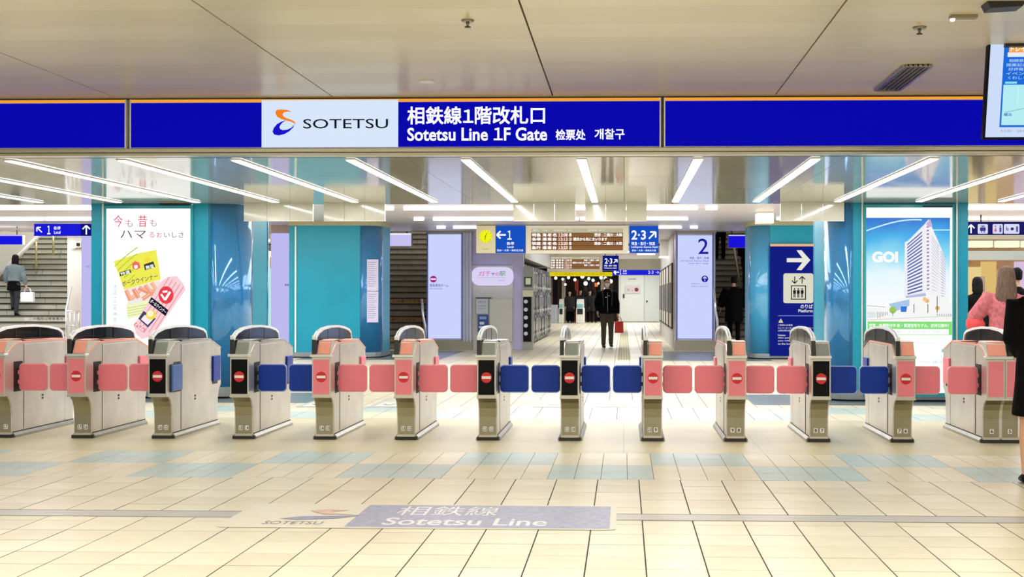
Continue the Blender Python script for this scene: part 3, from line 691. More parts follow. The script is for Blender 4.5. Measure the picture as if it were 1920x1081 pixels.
for cx_ in (280, 313, 347): u_ = z(cx_, 430); A.circ(u_[0], u_[1], 1.4, kk); A.rr(u_[0]-2.6, u_[1]+2, u_[0]+2.6, u_[1]+9, 1.2, kk); A.line(u_[0]-1, u_[1]+8, u_[0]-1, u_[1]+16, 1.5, kk); A.line(u_[0]+1, u_[1]+8, u_[0]+1, u_[1]+16, 1.5, kk)
A.text('のりば', *z(332, 565), *z(440, 602), ww, .02); A.text('Platform', *z(313, 608), *z(440, 635), ww, .02)
A.line(*z(135, 665), *z(490, 665), 1.2, lit('8f9ae8', 1)); A.poly([z(158, 688), z(180, 726), z(137, 726)], lit('f0d8b0', 1)); A.line(*z(158, 700), *z(158, 716), 1, lit('0c1a86', 1))
for t, y_, x_ in (('ご利用のお客様', 740, 262), ('エレベーターをご利用のお客様専用ホームへは', 765, 495), ('10時以降お使いください', 788, 330), ('Notice:', 828, 200), ('After going up by elevator', 853, 400), ('you will not be able to return', 878, 515), ('to the lower floor', 904, 330)): A.text(t, *z(133, y_), *z(x_, y_+16), ww, .01)
A.build('sign_lettering', r)

# glowing white pillars
glow = lit('c9d2fb', 1.0); glow2 = lit('bac2fb', 1.0)
def glow_pillar(nm, lab, body, panel, Y, ytop=436, ybase=656, left_strip=True):
    x0, x1 = P(body[0], 600, Y).x, P(body[1], 600, Y).x
    o = obj(nm, B(x0, x1, Y, Y+.55, .0, H3), mat('b9b6cc', .3, .3), label=lab, kind='structure')
    obj('plinth', B(x0-.01, x1+.01, Y-.02, Y+.54, 0, P(1000, 637, Y).z), mat('a29a86', .35, .4), o)
    obj('glowing_panel', B(*bx(panel[0], panel[1], panel[2], panel[3], Y-.06, .05)), glow, o)
    obj('top_cap', B(x0-.02, x1+.02, Y-.03, Y+.2, P(1000, ytop+2, Y).z, P(1000, ytop-5, Y).z), mat('a59c90', .4, .4), o)
    for e in (panel[0]-2, panel[2]+2): obj('edge_strip', B(*bx(e-1, ytop, e+1, 637, Y-.07, .03)), mat('6a70b8', .3), o)
    return o
g1 = glow_pillar('pillar_5', 'square pillar with a white glowing face and a red no entry mark', (800, 884), (803, 439, 864, 634), 31.0)
A = Art(803, 439, 864, 634, 30.935)
A.circ(812.5, 523, 6.3, lit('a0207a', 1)); A.rect(807.5, 521.5, 817.5, 524.5, lit('f4e8fa', 1)); A.text('降車専用ホーム', 806, 532, 841, 537.5, lit('3038a8', 1), .01); A.text('Arrival Only', 806, 539, 829, 543, lit('5a62c8', 1)); A.build('sign_lettering', g1)
for e in (870, 876, 882): obj('edge_strip', B(*bx(e-1, 436, e+1, 640, 30.96, .03)), mat('dcdcf4', .3), g1)
g2 = glow_pillar('pillar_6', 'square pillar with a pale violet glowing face marked 2', (1266, 1341), (1271, 441, 1335, 634), 31.0)
A = Art(1271, 441, 1335, 634, 30.935); bl = lit('1818a0', 1)
A.text('2', 1309, 447, 1328, 476, bl, .005); A.text('特急・急行・快速', 1293, 481, 1329, 485.5, bl, .01); A.text('Ltd. Express, Express, Rapid', 1276, 487, 1329, 491, lit('4a4ac0', 1)); A.text('特急 急行 快速', 1291, 492.5, 1328, 495, lit('4a4ac0', 1))
A.circ(1321.5, 522.5, 6.3, bl); A.arrow(1321.5, 522.5, 8.5, PI/2, 1.4, lit('dde0ff', 1)); A.text('降車専用ホーム入口', 1296, 530.5, 1328, 533, lit('6a6ad0', 1)); A.text('Platform Entrance', 1296, 535, 1328, 537.5, lit('6a6ad0', 1)); A.build('sign_lettering', g2)
# slim lavender pillars
for px0, px1, Y, lab, nm in ((508, 543, 28.5, 'slim lavender lit pillar left of the blue pillar', 'pillar_7'), (153, 176, 28.5, 'slim lavender lit pillar left of the sausage poster', 'pillar_8')):
    x0, x1 = P(px0, 600, Y).x, P(px1, 600, Y).x
    o = obj(nm, B(x0, x1, Y, Y+.7, 0, H3), mat('c9a9a4', .4), label=lab, kind='structure')
    obj('glowing_panel', B(x0+.01, x1, Y-.03, Y-.002, .1, P(500, 437, Y).z), lit('c2bdf4', .95), o)
    A = Art(px0, 437, px1, 600, Y-.031); A.text('降車', px1-9, 532, px1-1, 536, bl, .02) if px0 > 300 else A.text('特急', px1-14, 498, px1-8, 501, lit('5a5ac8', 1)); A.build('sign_lettering', o)

# far walls
wallm = mat('d9d6da', .5); 
obj('wall_back_left', B(-14.2, -6.4, 43, 43.2, 0, H3), mat('e3e1d8', .5), label='pale wall at the end of the left shopping hall', kind='structure')
obj('wall_left', B(-17.2, -17, 14, 31.2, 0, H3), wallm, label='pale wall at the far left', kind='structure')
obj('wall_back_right', B(4.6, 13, 38, 38.2, 0, H3), mat('dcb888', .5, noise=.25, nscale=1.2), label='warm lit shop wall at the far right', kind='structure')
# left shopping hall contents
lock = empty('locker_bank', (P(480, 600, 40).x, 40, 0), 'bank of pale grey lockers seen left of the lavender pillar', 'lockers')
for i in range(4):
    for k in range(5):
        a_ = bx(440+i*16, 478+k*27, 454+i*16, 502+k*27, 40-.02, .02); obj('locker_door', B(*a_), mat('dcdad2' if (i+k) % 2 else 'd0d2cc', .4), lock)
q = bx(436, 472, 506, 615, 40, .5); obj('body', B(q[0], q[1], q[2], q[3], 0, q[5]), mat('c8c6be', .5), lock)
r = panel_px('hanging_screen', 457, 448, 479, 478, 33, .1, mat('dedcd6', .4), 'white framed small screen beyond the sausage poster pillar', 'screen'); obj('hanger', T([(P(468, 448, 33.05).x, 33.05, P(468, 448, 33.05).z), (P(468, 448, 33.05).x, 33.05, H3)], .03, 8), dark, r); panel_px('screen_face', 460, 453, 475, 468, 32.98, .015, mat('1c2420', .2), parent=r)
panel_px('light_box', 500, 503, 507, 608, 34, .1, lit('b8ecdf', 1), 'narrow mint green lit panel beside the lavender pillar', 'light panel', ground=True)
for y_, Y_ in ((431, 33), (444, 36), (452, 40)): cross_tube(440, 506, y_, Y_, 'lit tube in the left shopping hall, row seen at %s' % {431: 'the top', 444: 'the middle', 452: 'the bottom'}[y_])
obj('trim_5', B(*bx(440, 470, 506, 482, 39, .2)), cream, label='cream beam in the left shopping hall', kind='structure')

# staircases
def staircase(lab, px0, px1, n, Y0, mats_, strips=(), x0=None, x1=None):
    x0 = P(px0, 600, Y0).x if x0 is None else x0; x1 = P(px1, 600, Y0).x if x1 is None else x1
    r = empty('staircase', ((x0+x1)/2, Y0, 0), lab, 'stairs', 'stairs up to the platforms')
    for k in range(n):
        y_ = Y0+.3*k; z_ = .16*(k+1)
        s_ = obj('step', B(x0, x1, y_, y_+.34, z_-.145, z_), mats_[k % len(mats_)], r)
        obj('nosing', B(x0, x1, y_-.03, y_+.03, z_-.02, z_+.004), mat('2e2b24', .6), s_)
        obj('riser_shade_strip', B(x0, x1, y_+.02, y_+.34, z_-.165, z_-.145), mat('1d1b17', .7), s_)  # dark strip: shade under the step put into the colour
        xx = x0+rnd.uniform(.4, 1.2)
        bm = bmesh.new()
        while xx < x1-.1:
            box(bm, xx-.004, xx+.004, y_-.004, y_+.001, z_-.14, z_-.02); xx += rnd.uniform(.9, 1.6)
        if len(bm.verts): obj('joint', bm, mat('3a372f', .7), s_)
        else: bm.free()
        for (kk, t, c_, a, b) in strips:
            if kk == k:
                xa, xb = x0+(x1-x0)*a, x0+(x1-x0)*b
                st_ = obj('step_sticker', B(xa, xb, y_-.008, y_-.002, z_-.13, z_-.022), mat(c_, .5), s_)
                A = Art(0, 0, 1, 1, 1, fn=lambda px, py, o: Vector((px, y_-.0085-o, py)))
                A.text(t, xa+(xb-xa)*.1, z_-.04, xa+(xb-xa)*.85, z_-.115, mat('1a1a1a', .6), .02); 
                # flip vertical mapping handled by swapped z order
                A.build('word_lettering', st_)
    return r, x0, x1
stone_l = [mat('b4b2a0', .6, noise=.1, nscale=3), mat('a8a696', .6, noise=.1, nscale=3)]
stone_d = [mat('968b78', .65, noise=.15, nscale=3), mat('8a806f', .65, noise=.15, nscale=3)]
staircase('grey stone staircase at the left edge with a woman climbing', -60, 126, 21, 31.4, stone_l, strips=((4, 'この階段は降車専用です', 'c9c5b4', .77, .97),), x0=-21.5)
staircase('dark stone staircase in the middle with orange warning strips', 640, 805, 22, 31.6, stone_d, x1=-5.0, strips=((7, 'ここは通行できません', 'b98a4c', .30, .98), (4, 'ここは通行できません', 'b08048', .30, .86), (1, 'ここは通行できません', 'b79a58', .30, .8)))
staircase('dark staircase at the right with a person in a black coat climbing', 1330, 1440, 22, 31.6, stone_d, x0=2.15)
def side_walls():
    cr = mat('cdc6b4', .5)
    xl = P(126, 600, 31.4).x
    obj('wall_stair_left', B(xl, P(154, 600, 31.4).x, 31.4, 39, 0, 5.2), mat('b9b4ab', .5), label='cream wall pillar right of the left stairs', kind='structure')
    obj('wall_stair_back', B(-24, 6, 38.6, 38.8, 2.9, 5.2), mat('40382e', .7), label='dark wall above the head of the stairs', kind='structure')
    obj('wall_shaft_left', B(P(634, 600, 31.6).x, P(639, 600, 31.6).x, 31.6, 38.6, 0, 5.2), mat('6a6458', .6), label='side wall of the middle stairs', kind='structure')
    obj('wall_shaft_right', B(-4.97, -4.85, 32.2, 38.6, 0, 5.2), mat('6a6458', .6), label='side wall between middle stairs and corridor', kind='structure')
    obj('wall_shaft_inner', B(2.0, 2.1, 32.2, 38.6, 0, 5.2), mat('6a6458', .6), label='side wall between corridor and right stairs', kind='structure')
    obj('wall_shaft_outer', B(P(1441, 600, 31.6).x, P(1446, 600, 31.6).x, 31.6, 38.6, 0, 5.2), mat('6a6458', .6), label='outer side wall of the right stairs', kind='structure')
side_walls()
# sloping soffit beside the left stairs
a, b = P(0, 517, 34.6), P(80, 437, 34.6)
obj('trim_6', prism(bmesh.new(), [(a.x-.3, a.z-.27), (b.x+.4, b.z+.4), (-23, b.z+.4), (-23, a.z-.27)], 'y', 34.55, 34.7), mat('c6c0ae', .5), label='sloping cream wall above the left stairs', kind='structure')
s_ = obj('handrail', T([(a.x-.2, 34.5, a.z-.2), (b.x+.1, 34.5, b.z+.08)], .06, 8), mat('e4e2d8', .3, .3), label='pale sloping handrail beside the woman on the left stairs', cat='handrail')
for px_, y0_, y1_ in ((68, 452, 512), (100, 440, 478)):
    c_ = P(px_, y1_, 35); d_ = P(px_, y0_, 35)
    obj('handrail_post', T([(c_.x, 35, c_.z), (d_.x, 35, d_.z)], .03, 8), mat('c8b98a', .3, .6), label='thin brass post on the left stairs, %s one' % ('lower' if px_ == 68 else 'upper'), cat='post', group='brass posts on the left stairs')
r = empty('glass_railing', (P(135, 600, 30.6).x, 30.6, 0), 'low steel railing with bars at the foot of the left stairs', 'railing')
railm = mat('dfe3e8', .2, .7)
p0, p1 = P(124, 588, 30.6), P(148, 588, 30.6)
obj('top_rail', T([(p0.x-.15, 31.2, 1.55), (p0.x, 30.6, .95), (p1.x, 30.6, .93)], .03, 8), railm, r)
for k in range(4):
    x_ = p0.x+(p1.x-p0.x)*k/3; obj('post', T([(x_, 30.6, 0), (x_, 30.6, .94)], .02, 8), railm, r)
for z_ in (.3, .6): obj('cross_bar', T([(p0.x, 30.6, z_), (p1.x, 30.6, z_)], .014, 6), railm, r)
def rail(lab, pts, Y, rr=.03, m=railm, posts=True):
    w3 = [P(a_, b_, Y) for a_, b_ in pts]
    r = empty('handrail', (w3[0].x, Y, 0 if posts else w3[0].z), lab, 'handrail'); obj('rail', T(w3, rr, 8), m, r)
    if posts: obj('post', T([(w3[-1].x, Y, 0), w3[-1]], rr, 8), m, r)
    return r
rail('white curved handrail at the foot of the middle stairs', [(791, 560), (793, 590), (797, 610), (798, 634)], 31.05-.2, .03)
rail('white handrail at the foot of the right stairs beside the pillar marked 2', [(1339, 540), (1341, 580), (1345, 600), (1346, 650)], 30.7, .03)
rail('white handrail end left of the right blue pillar', [(1403, 592), (1404, 612), (1401, 640)], 30.7, .03)
h = rail('steel centre handrail rising up the right stairs', [(1376, 462), (1389, 541)], 33.0, .035, mat('b9b092', .3, .6), posts=False)
# camera with round bracket on the wall by the left stairs
s_ = obj('security_camera', B(*bx(140, 452, 152, 464, 31.2, .15), bev=.02), mat('c9c2ae', .4), label='small square security camera on the wall right of the left stairs', cat='camera')
panel_px('lens_window', 143, 455, 149, 461, 31.17, .03, black, parent=s_)
obj('bracket_plate', T([(P(137, 458, 31.38).x, 31.38, P(137, 458, 31.38).z), (P(137, 458, 31.3).x, 31.3, P(137, 458, 31.3).z)], .11, 16), mat('d6d2c6', .4), s_)

# overhead signs
BLU = lit('1616d8', 1.0)
def sign(name, lab, px0, py0, px1, py1, Y, d, face, fn, frame=white_metal, cat='sign', inset=0.0, hang=True, group=None):
    q = bx(px0, py0, px1, py1, Y, d)
    r = empty(name, ((q[0]+q[1])/2, Y, q[4]), lab, cat, group)
    obj('housing', B(q[0], q[1], q[2], q[3], q[4], q[5]), frame, r)
    A = Art(px0, py0, px1, py1, Y-.002, step=.002)
    A.rect(px0+inset, py0+inset, px1-inset, py1-inset, face); fn(A); A.build('face_print', r)
    if hang and q[5] < H3-.03:
        bm = bmesh.new()
        for x_ in (q[0]+(q[1]-q[0])*.15, q[0]+(q[1]-q[0])*.85): tube(bm, [(x_, Y+d/2, q[5]), (x_, Y+d/2, H3)], .015, 6)
        obj('hanger', bm, dark, r)
    return r
def f(A):
    A.arrow(74, 430.5, 13, 3*PI/4, 2.2, W); A.text('1', 89, 423, 95, 439, W, .02); A.text('各停', 101, 424, 114, 430.5, W, .02); A.text('Local', 102, 432.5, 114, 438, W, .01); A.rect(152, 420, 172, 442, lit('0a0a78', 1)); A.arrow(162.5, 431, 17, PI/2, 2.6, W)
sign('overhead_sign', 'blue overhead sign with arrow and platform 1 above the left stairs', 64, 419.5, 172, 442, 27.5, .12, BLU, f)
sign('overhead_sign', 'plain blue sign box at the left edge above the left stairs', -40, 441, 42, 458, 29, .12, lit('1414e0', 1), lambda A: A.rect(-40, 440, 42, 442, lit('c8bce8', 1)))
sign('overhead_sign', 'blank lavender white sign box over the middle stairs', 708, 437, 771, 461, 31.3, .25, lit('c6c0f0', 1), lambda A: A.rect(708, 437, 771, 440, lit('f0eefc', 1)))
sign('overhead_sign', 'deep blue sign box over the right stairs', 1366, 441, 1408, 464, 31.2, .12, lit('1a10d8', 1), lambda A: A.rect(1366, 440, 1408, 442, lit('d0c8f0', 1)))
def f(A):
    cx, cy = 910.5, 443
    A.circ(cx, cy, 12, lit('f2f21a', 1), n=28); kk = lit('6a6a18', 1)
    for k in range(12):
        a_ = k*PI/6; A.line(cx+9.6*math.sin(a_), cy-9.6*math.cos(a_), cx+11.2*math.sin(a_), cy-11.2*math.cos(a_), .9, kk)
    A.line(cx, cy, cx+2.2, cy-6, 1.1, kk); A.line(cx, cy, cx-1, cy+6.5, 1.1, kk); A.circ(cx, cy, 1.2, kk); A.line(905, 467, 917, 467, .8, lit('a8a088', 1))
sign('wall_clock', 'square clock with round yellow face left of the platform 1 sign', 893, 423, 929, 474, 28.4, .2, mat('fff6cc', .5), f, cat='clock')
SB = lit('1450c0', 1.0)
def f(A):
    A.arrow(940, 440, 17, PI, 3.0, W); A.text('1', 951.5, 432, 959.5, 449, W, .02); A.text('各停', 950, 453, 964, 459, W, .02); A.text('Local', 951, 460.5, 963, 464.5, W, .01); A.text('西谷・大和・海老名方面', 932, 467, 981, 471, W, .01)
sign('overhead_sign', 'blue overhead sign with left arrow and platform 1 beside the yellow clock', 930, 423, 985, 474, 28.4, .2, SB, f)
def f(A):
    A.text('2·3', 1184, 431.5, 1211, 449, W, .02); A.arrow(1223, 441, 18, PI/4, 2.8, W); A.text('特急・急行・快速', 1184, 453, 1228, 459.5, W, .02); A.text('Ltd.Express, Express, Rapid', 1184, 461, 1233, 465.5, W, .01); A.text('西谷・大和・湘南台方面', 1185, 467.5, 1230, 471, W, .01)
sign('overhead_sign', 'blue overhead sign with platforms 2 and 3 right of the large departure board', 1180, 423, 1235, 474, 28.4, .2, SB, f)
led = lit('fffaf8', 1.3); red_l = lit('ffdcd4', 1.1)
def board(A, x0, y0, x1, y1, k):
    br = lit('8a5f38', 1.0); dk = lit('221a14', 1.0)
    w_ = x1-x0; h_ = y1-y0; X = lambda a: x0+w_*a; Yy = lambda a: y0+h_*a
    A.rect(x0, y0, x1, y0+h_*.2, lit('b9b498', 1)); A.rect(x0, y0+h_*.2, x1, y1, br)
    A.text('種別   行先      発車時刻   両', X(.02), Yy(.04), X(.44), Yy(.13), lit('efeadb', 1)); A.text('停車駅 案内', X(.62), Yy(.04), X(.8), Yy(.13), lit('efeadb', 1))
    for r_ in range(4):
        ya_ = Yy(.22+.195*r_); yb_ = ya_+h_*.155
        A.rect(x0, ya_-h_*.02, x1, ya_-h_*.002, dk)
        A.text(('特急', '各停', '快速', '急行')[r_], X(.01), ya_, X(.105), yb_, led, .045)
        for j, t in enumerate('海老名' if r_ % 2 == 0 else '湘南台'): A.text(t, X(.125+.055*j), ya_, X(.168+.055*j), yb_, led, .045)
        A.text(('12:08', '12:12', '12:20', '12:23')[r_], X(.295), ya_, X(.4), yb_, red_l, .04); A.text(('8', '10', '8', '10')[r_], X(.415), ya_, X(.44), yb_, led, .03)
        if r_ == 1: A.text('横浜から先にまいります', X(.46), ya_, X(.83), yb_, led, .045)
        if r_ in (0, 2): A.text('西谷 : 二俣川 : 大和', X(.69), ya_, X(.99), yb_, led, .045)
r = sign('departure_board', 'large cream framed departure board with brown display, nearest one', 986, 422.5, 1178, 475, 28.4, .3, mat('fffae6', .5), lambda A: board(A, 996, 428, 1168, 469, 1), cat='departure board', frame=mat('fffae6', .5))
r = sign('departure_board', 'smaller departure board further down the corridor below the large one', 1026, 477, 1129, 509, 45, .3, mat('fffae6', .5), lambda A: board(A, 1031, 481, 1124, 504, 2), cat='departure board', frame=mat('fffae6', .5))
def f(A):
    A.text('2·3', 1134, 484, 1148, 494, W, .02); A.arrow(1154, 489.5, 9, PI/4, 1.7, W); A.text('特急・急行・快速', 1133, 496, 1156, 499.5, W, .02); A.text('Ltd.Express, Rapid', 1133, 501, 1156, 504, W, .01)
sign('overhead_sign', 'small navy sign with platforms 2 and 3 beside the far departure board', 1130, 479, 1160, 507, 45, .2, lit('0c1480', 1), f)
def f(A):
    A.arrow(1156, 510, 10, PI, 2, W); A.text('1', 1162, 505.5, 1165, 514, W, .02); A.text('各停', 1168, 506, 1175, 509.5, W, .02); A.text('Local', 1168, 510.5, 1175, 513.5, W); A.text('2·3 →', 1215, 507, 1236, 513, lit('c9d0fa', 1), .02)
sign('overhead_sign', 'long blue overhead sign above the grey doors at the corridor end', 1148, 504, 1238, 515.5, 58, .2, lit('1a20d0', 1), f)
sign('overhead_sign', 'yellow banner sign over the far shop entrance', 1027, 509.5, 1148, 517.5, 60, .2, lit('dcc818', 1), lambda A: A.text('セール開催中 レストラン街 お買物', 1040, 511, 1135, 515.5, lit('a08c10', 1)))
def f(A):
    A.arrow(1820.5, 429, 16, PI/2, 2.6, W); wq = lit('dcdcf4', 1)
    for a_, b_ in ((1833, 1852), (1861, 1880), (1882, 1911)): A.rr(a_, 420, b_, 438, 2, wq)
    A.rr(1837, 426, 1848, 433, 2, lit('3a3a8a', 1)); A.rect(1839, 423, 1846, 425, lit('3a3a8a', 1)); A.circ(1840, 434.5, 1.2, bl); A.circ(1845, 434.5, 1.2, bl)
    A.circ(1866, 424, 1.5, lit('d06a8a', 1)); A.poly([(1866, 425.5), (1863, 434), (1869, 434)], lit('d06a8a', 1)); A.circ(1875, 424, 1.5, lit('4a4aa8', 1)); A.rr(1873, 426, 1877, 435, 1, lit('4a4aa8', 1))
    A.circ(1888, 430, 3, lit('9a9ac8', 1)); A.circ(1897, 429, 3, lit('2a2a6a', 1)); A.rr(1904, 424, 1908, 435, 1.5, lit('5a5ab0', 1)); A.line(1886, 424, 1887, 430, 1, lit('4a4aa8', 1))
sign('overhead_sign', 'navy overhead sign with arrow, bus and toilet pictograms at the right', 1815, 415.5, 1990, 440.5, 25, .15, lit('101264', 1), f)

# right shopping hall
obj('trim_7', B(*bx(1810, 441, 2050, 447, 33, .3)), cream, label='pale edge under the pictogram sign', kind='structure')
for k in range(5): panel_px('ceiling_light', 1820+k*50, 451, 1862+k*50, 463, 33.5, .3, lit('f1fbd2', 1.1), 'pale green lit ceiling panel in the right shopping hall, %s from the tower poster' % ('first', 'second', 'third', 'fourth', 'fifth')[k], 'ceiling light', group='panel lights in the right hall')
obj('trim_8', B(*bx(1810, 470, 2050, 487, 34, .3)), mat('c9ccd0', .5), label='grey header over the right hall shops', kind='structure')
for k, (a, b, y0_, y1_, c_) in enumerate(((1816, 1840, 500, 560, 'f2d998'), (1842, 1868, 490, 600, 'e8c478'), (1870, 1900, 505, 640, 'c99a70'), (1905, 1960, 490, 600, 'e0c8e8'), (1965, 2010, 500, 640, 'd4b07a'))):
    panel_px('shop_display', a, y0_, b, y1_, 37+k*.1, .2, lit(c_, .9), 'warm lit shop display panel at the far right, %s from the tower poster' % ('first', 'second', 'third', 'fourth', 'fifth')[k], 'shop display', group='shop displays in the right hall', ground=True)
panel_px('display_stand', 1840, 518, 1847, 548, 30, .3, mat('7a6a60', .5), 'small grey stand between the people behind the right gates', 'stand', ground=True)

# corridor: gacha shop front on the left
xa, xb = P(884, 600, 31.2).x, P(980, 600, 31.2).x
shop = obj('wall_corridor_left', B(P(864, 600, 31.3).x, P(981, 600, 31.3).x, 31.3, 31.6, 0, H3), mat('c6c2ea', .5), label='pale lavender end wall left of the corridor', kind='structure')
obj('recess', B(*bx(886, 497, 962, 657, 31.27, .02)), mat('d2d2cc', .5), shop)
r = empty('shop_sign', (P(924, 535, 31.1).x, 31.1, P(924, 535, 31.1).z), 'rounded white shop sign with coloured lettering left of the corridor', 'sign')
q = bx(884, 500, 962, 535, 31.1, .12); obj('board', prism(bmesh.new(), rrect(q[0], q[1], q[4], q[5], .2), 'y', 31.1, 31.25), lit('ddd6f8', .95), r)
A = Art(884, 500, 962, 535, 31.098)
for ch, a_, b_, c_ in (('ガ', 897, 909, 'd85a9a'), ('チ', 910, 920, 'e0709a'), ('ャ', 921, 928, '3a3a8a'), ('の', 929, 937, 'c85a9a'), ('駅', 937, 948, '4a9a6a')): A.text(ch, a_, 508 if ch in 'ガチ駅' else 510.5, b_, 517, lit(c_, 1), .01)
A.line(896, 520, 948, 520, .6, lit('b89ad0', 1)); A.text('by Station', 934, 524, 947, 527, lit('8a7ab0', 1)); A.build('name_lettering', r)
r = panel_px('wall_poster', 893, 557, 915, 588, 31.2, .05, mat('cfd6e0', .5), 'pale wall poster under the rounded shop sign', 'poster'); A = Art(893, 557, 915, 588, 31.199); A.rect(893, 557, 922, 560, mat('5a6470', .5)); A.text('お知らせ', 896, 563, 911, 568, mat('7a8290', .5)); A.line(896, 573, 911, 573, 1, mat('9aa2b0', .5)); A.line(896, 578, 909, 578, 1, mat('9aa2b0', .5)); A.build('notice_print', r)
r = panel_px('wall_poster', 896, 590, 915, 622, 31.2, .05, mat('24499a', .4), 'blue wall poster under the pale one left of the corridor', 'poster'); A = Art(896, 590, 915, 622, 31.199); A.rr(899, 603, 908, 608, 1, mat('dfe6f4', .5)); A.rr(898, 611, 907, 615, 1, mat('dfe6f4', .5)); A.rect(899, 593, 912, 598, mat('8fb0e0', .5)); A.build('notice_print', r)
panel_px('shop_counter', 918, 560, 960, 640, 31.18, .08, mat('d6d4cc', .4), 'plain pale grey wall board below the rounded shop sign', 'board')
# side wall and capsule machines
XL = -2.52
obj('wall_corridor_side', B(XL-.9, XL-.75, 31.6, 43, 0, H3), mat('8f8d86', .5), label='side wall behind the capsule toy machines', kind='structure')
obj('trim_9', B(XL-.75, XL+.02, 31.6, 43, 2.3, H3), mat('b9b8b2', .4), label='pale soffit above the capsule toy machines', kind='structure')
for k in range(9):
    y0 = 31.75+k*1.25
    r = empty('capsule_machine_rack', (XL-.35, y0+.5, 0), 'rack of white capsule toy machines with dark openings, %s along the corridor' % ('first', 'second', 'third', 'fourth', 'fifth', 'sixth', 'seventh', 'eighth', 'ninth')[k], 'capsule machine', 'capsule machine racks')
    obj('cabinet', B(XL-.7, XL-.02, y0, y0+1.1, .05, 2.15), mat('141416' if k % 3 != 2 else '5a5a58', .35), r)
    for lv in range(3):
        for c_ in range(2):
            ya_ = y0+.05+c_*.52; z_ = .15+lv*.66
            m_ = obj('machine', B(XL-.03, XL+.02, ya_, ya_+.46, z_, z_+.56), mat(('2a2a2c', '8c8a86', '1c1c1e')[(k+lv*2+c_) % 3], .4), r)
            obj('window', B(XL+.02, XL+.026, ya_+.05, ya_+.41, z_+.22, z_+.5), mat(('3a4a5a', '5a3a3a', '2a2a2e')[(k+lv+c_) % 3], .2), m_)
            obj('dial', T([(XL+.02, ya_+.15, z_+.1), (XL+.045, ya_+.15, z_+.1)], .045, 10), mat('c8c8c4', .3), m_)
r = empty('capsule_machine', (P(992, 600, 31.2).x, 31.2, 0), 'black and cream ticket machine on the corner left of the corridor', 'machine')
q = bx(981, 500, 999, 650, 31.25, .3); obj('cabinet', B(q[0], q[1], 31.25, 31.6, 0, q[5]), mat('a8aaa0', .4), r)
panel_px('globe', 983, 519, 997, 537, 31.2, .05, mat('2c2c28', .2), parent=r); panel_px('globe_light', 985.5, 521, 995, 533, 31.19, .01, lit('b8c09a', .9), parent=r); panel_px('cream_band', 980, 544, 999, 556, 31.2, .05, mat('e6e2c2', .4), parent=r); panel_px('black_door', 981, 556, 996, 640, 31.22, .03, black, parent=r)
for k in range(5): obj('white_knob', T([(P(986, 565+k*15, 31.2).x, 31.22, P(986, 565+k*15, 31.2).z), (P(986, 565+k*15, 31.2).x, 31.18, P(986, 565+k*15, 31.2).z)], .05, 10), mat('e8e8e4', .3), r)
# right corridor wall with posters
XR = P(1265, 600, 31.2).x
obj('wall_corridor_right', B(XR, XR+.15, 31.9, 44, 0, H3), mat('cdc9c2', .5), label='cream wall on the right of the corridor', kind='structure')
for k, (y0, y1, c_) in enumerate(((32.2, 34, 'd8cdb0'), (34.6, 36.2, 'c9c2b8'), (37, 38.6, 'd9d6cc'), (39.2, 40.6, 'cfc0a6'), (41.4, 43, 'dcdad6'))):
    r = obj('framed_poster', B(XR-.04, XR, y0, y1, .5, 2.2), dark, label='tall framed poster on the right corridor wall, %s from the pillar marked 2' % ('first', 'second', 'third', 'fourth', 'fifth')[k], cat='poster', group='posters on the right corridor wall')
    obj('sheet', B(XR-.045, XR-.041, y0+.05, y1-.05, .55, 2.15), mat(c_, .5), r); obj('dark_picture', B(XR-.05, XR-.046, y0+.3, y1-.4, .9, 1.7), mat('3a3a3c', .5), r)
obj('trim_10', B(*bx(1160, 485, 1262, 505, 46, .5)), mat('d9d6bd', .5), label='cream beam across the corridor right of the far board', kind='structure')
cross_tube(1163, 1225, 482, 45, 'lit tube across the corridor above the cream beam'); cross_tube(1195, 1228, 476, 40, 'short lit tube below the platform 2 and 3 sign'); cross_tube(1236, 1262, 482, 36, 'short lit tube beside the pillar marked 2')
# end of corridor: grey doors
Yd = 65
obj('wall_back', B(P(1160, 560, Yd).x, 3.2, Yd, Yd+.2, 0, H3), mat('d2d4cf', .5), label='pale grey wall at the end of the corridor', kind='structure')
d1 = obj('door_1', B(*bx(1163, 516, 1207.5, 602, Yd-.06, .05)), mat('d4d8d0', .45), label='wide pale grey double door leaf with a round red alarm plate', kind='structure')
d2 = obj('door_2', B(*bx(1209, 516, 1236, 602, Yd-.06, .05)), mat('cdd2ca', .45), label='narrow pale grey door at the corridor end', kind='structure')
obj('handle', B(*bx(1168, 551, 1171, 558, Yd-.12, .05)), dark, d1); obj('alarm_plate', B(*bx(1172, 535, 1200, 550, Yd-.1, .03)), mat('c9c2c0', .4), d1)
A = Art(1172, 535, 1200, 550, Yd-.11, step=.01); A.circ(1193.5, 542.5, 3.6, mat('7a1420', .4)); A.circ(1186, 542.5, 1.8, mat('e8b0a0', .5)); A.circ(1178, 542.5, 1.8, mat('a8a09c', .5)); A.build('alarm_lamp', d1)
A = Art(1172, 519, 1200, 530, Yd-.07, step=.01); A.text('防災設備室', 1178, 521.5, 1193, 524, mat('6a706c', .5)); A.build('word_lettering', d1); obj('handle', B(*bx(1211.5, 563, 1214, 566, Yd-.12, .05)), dark, d2)
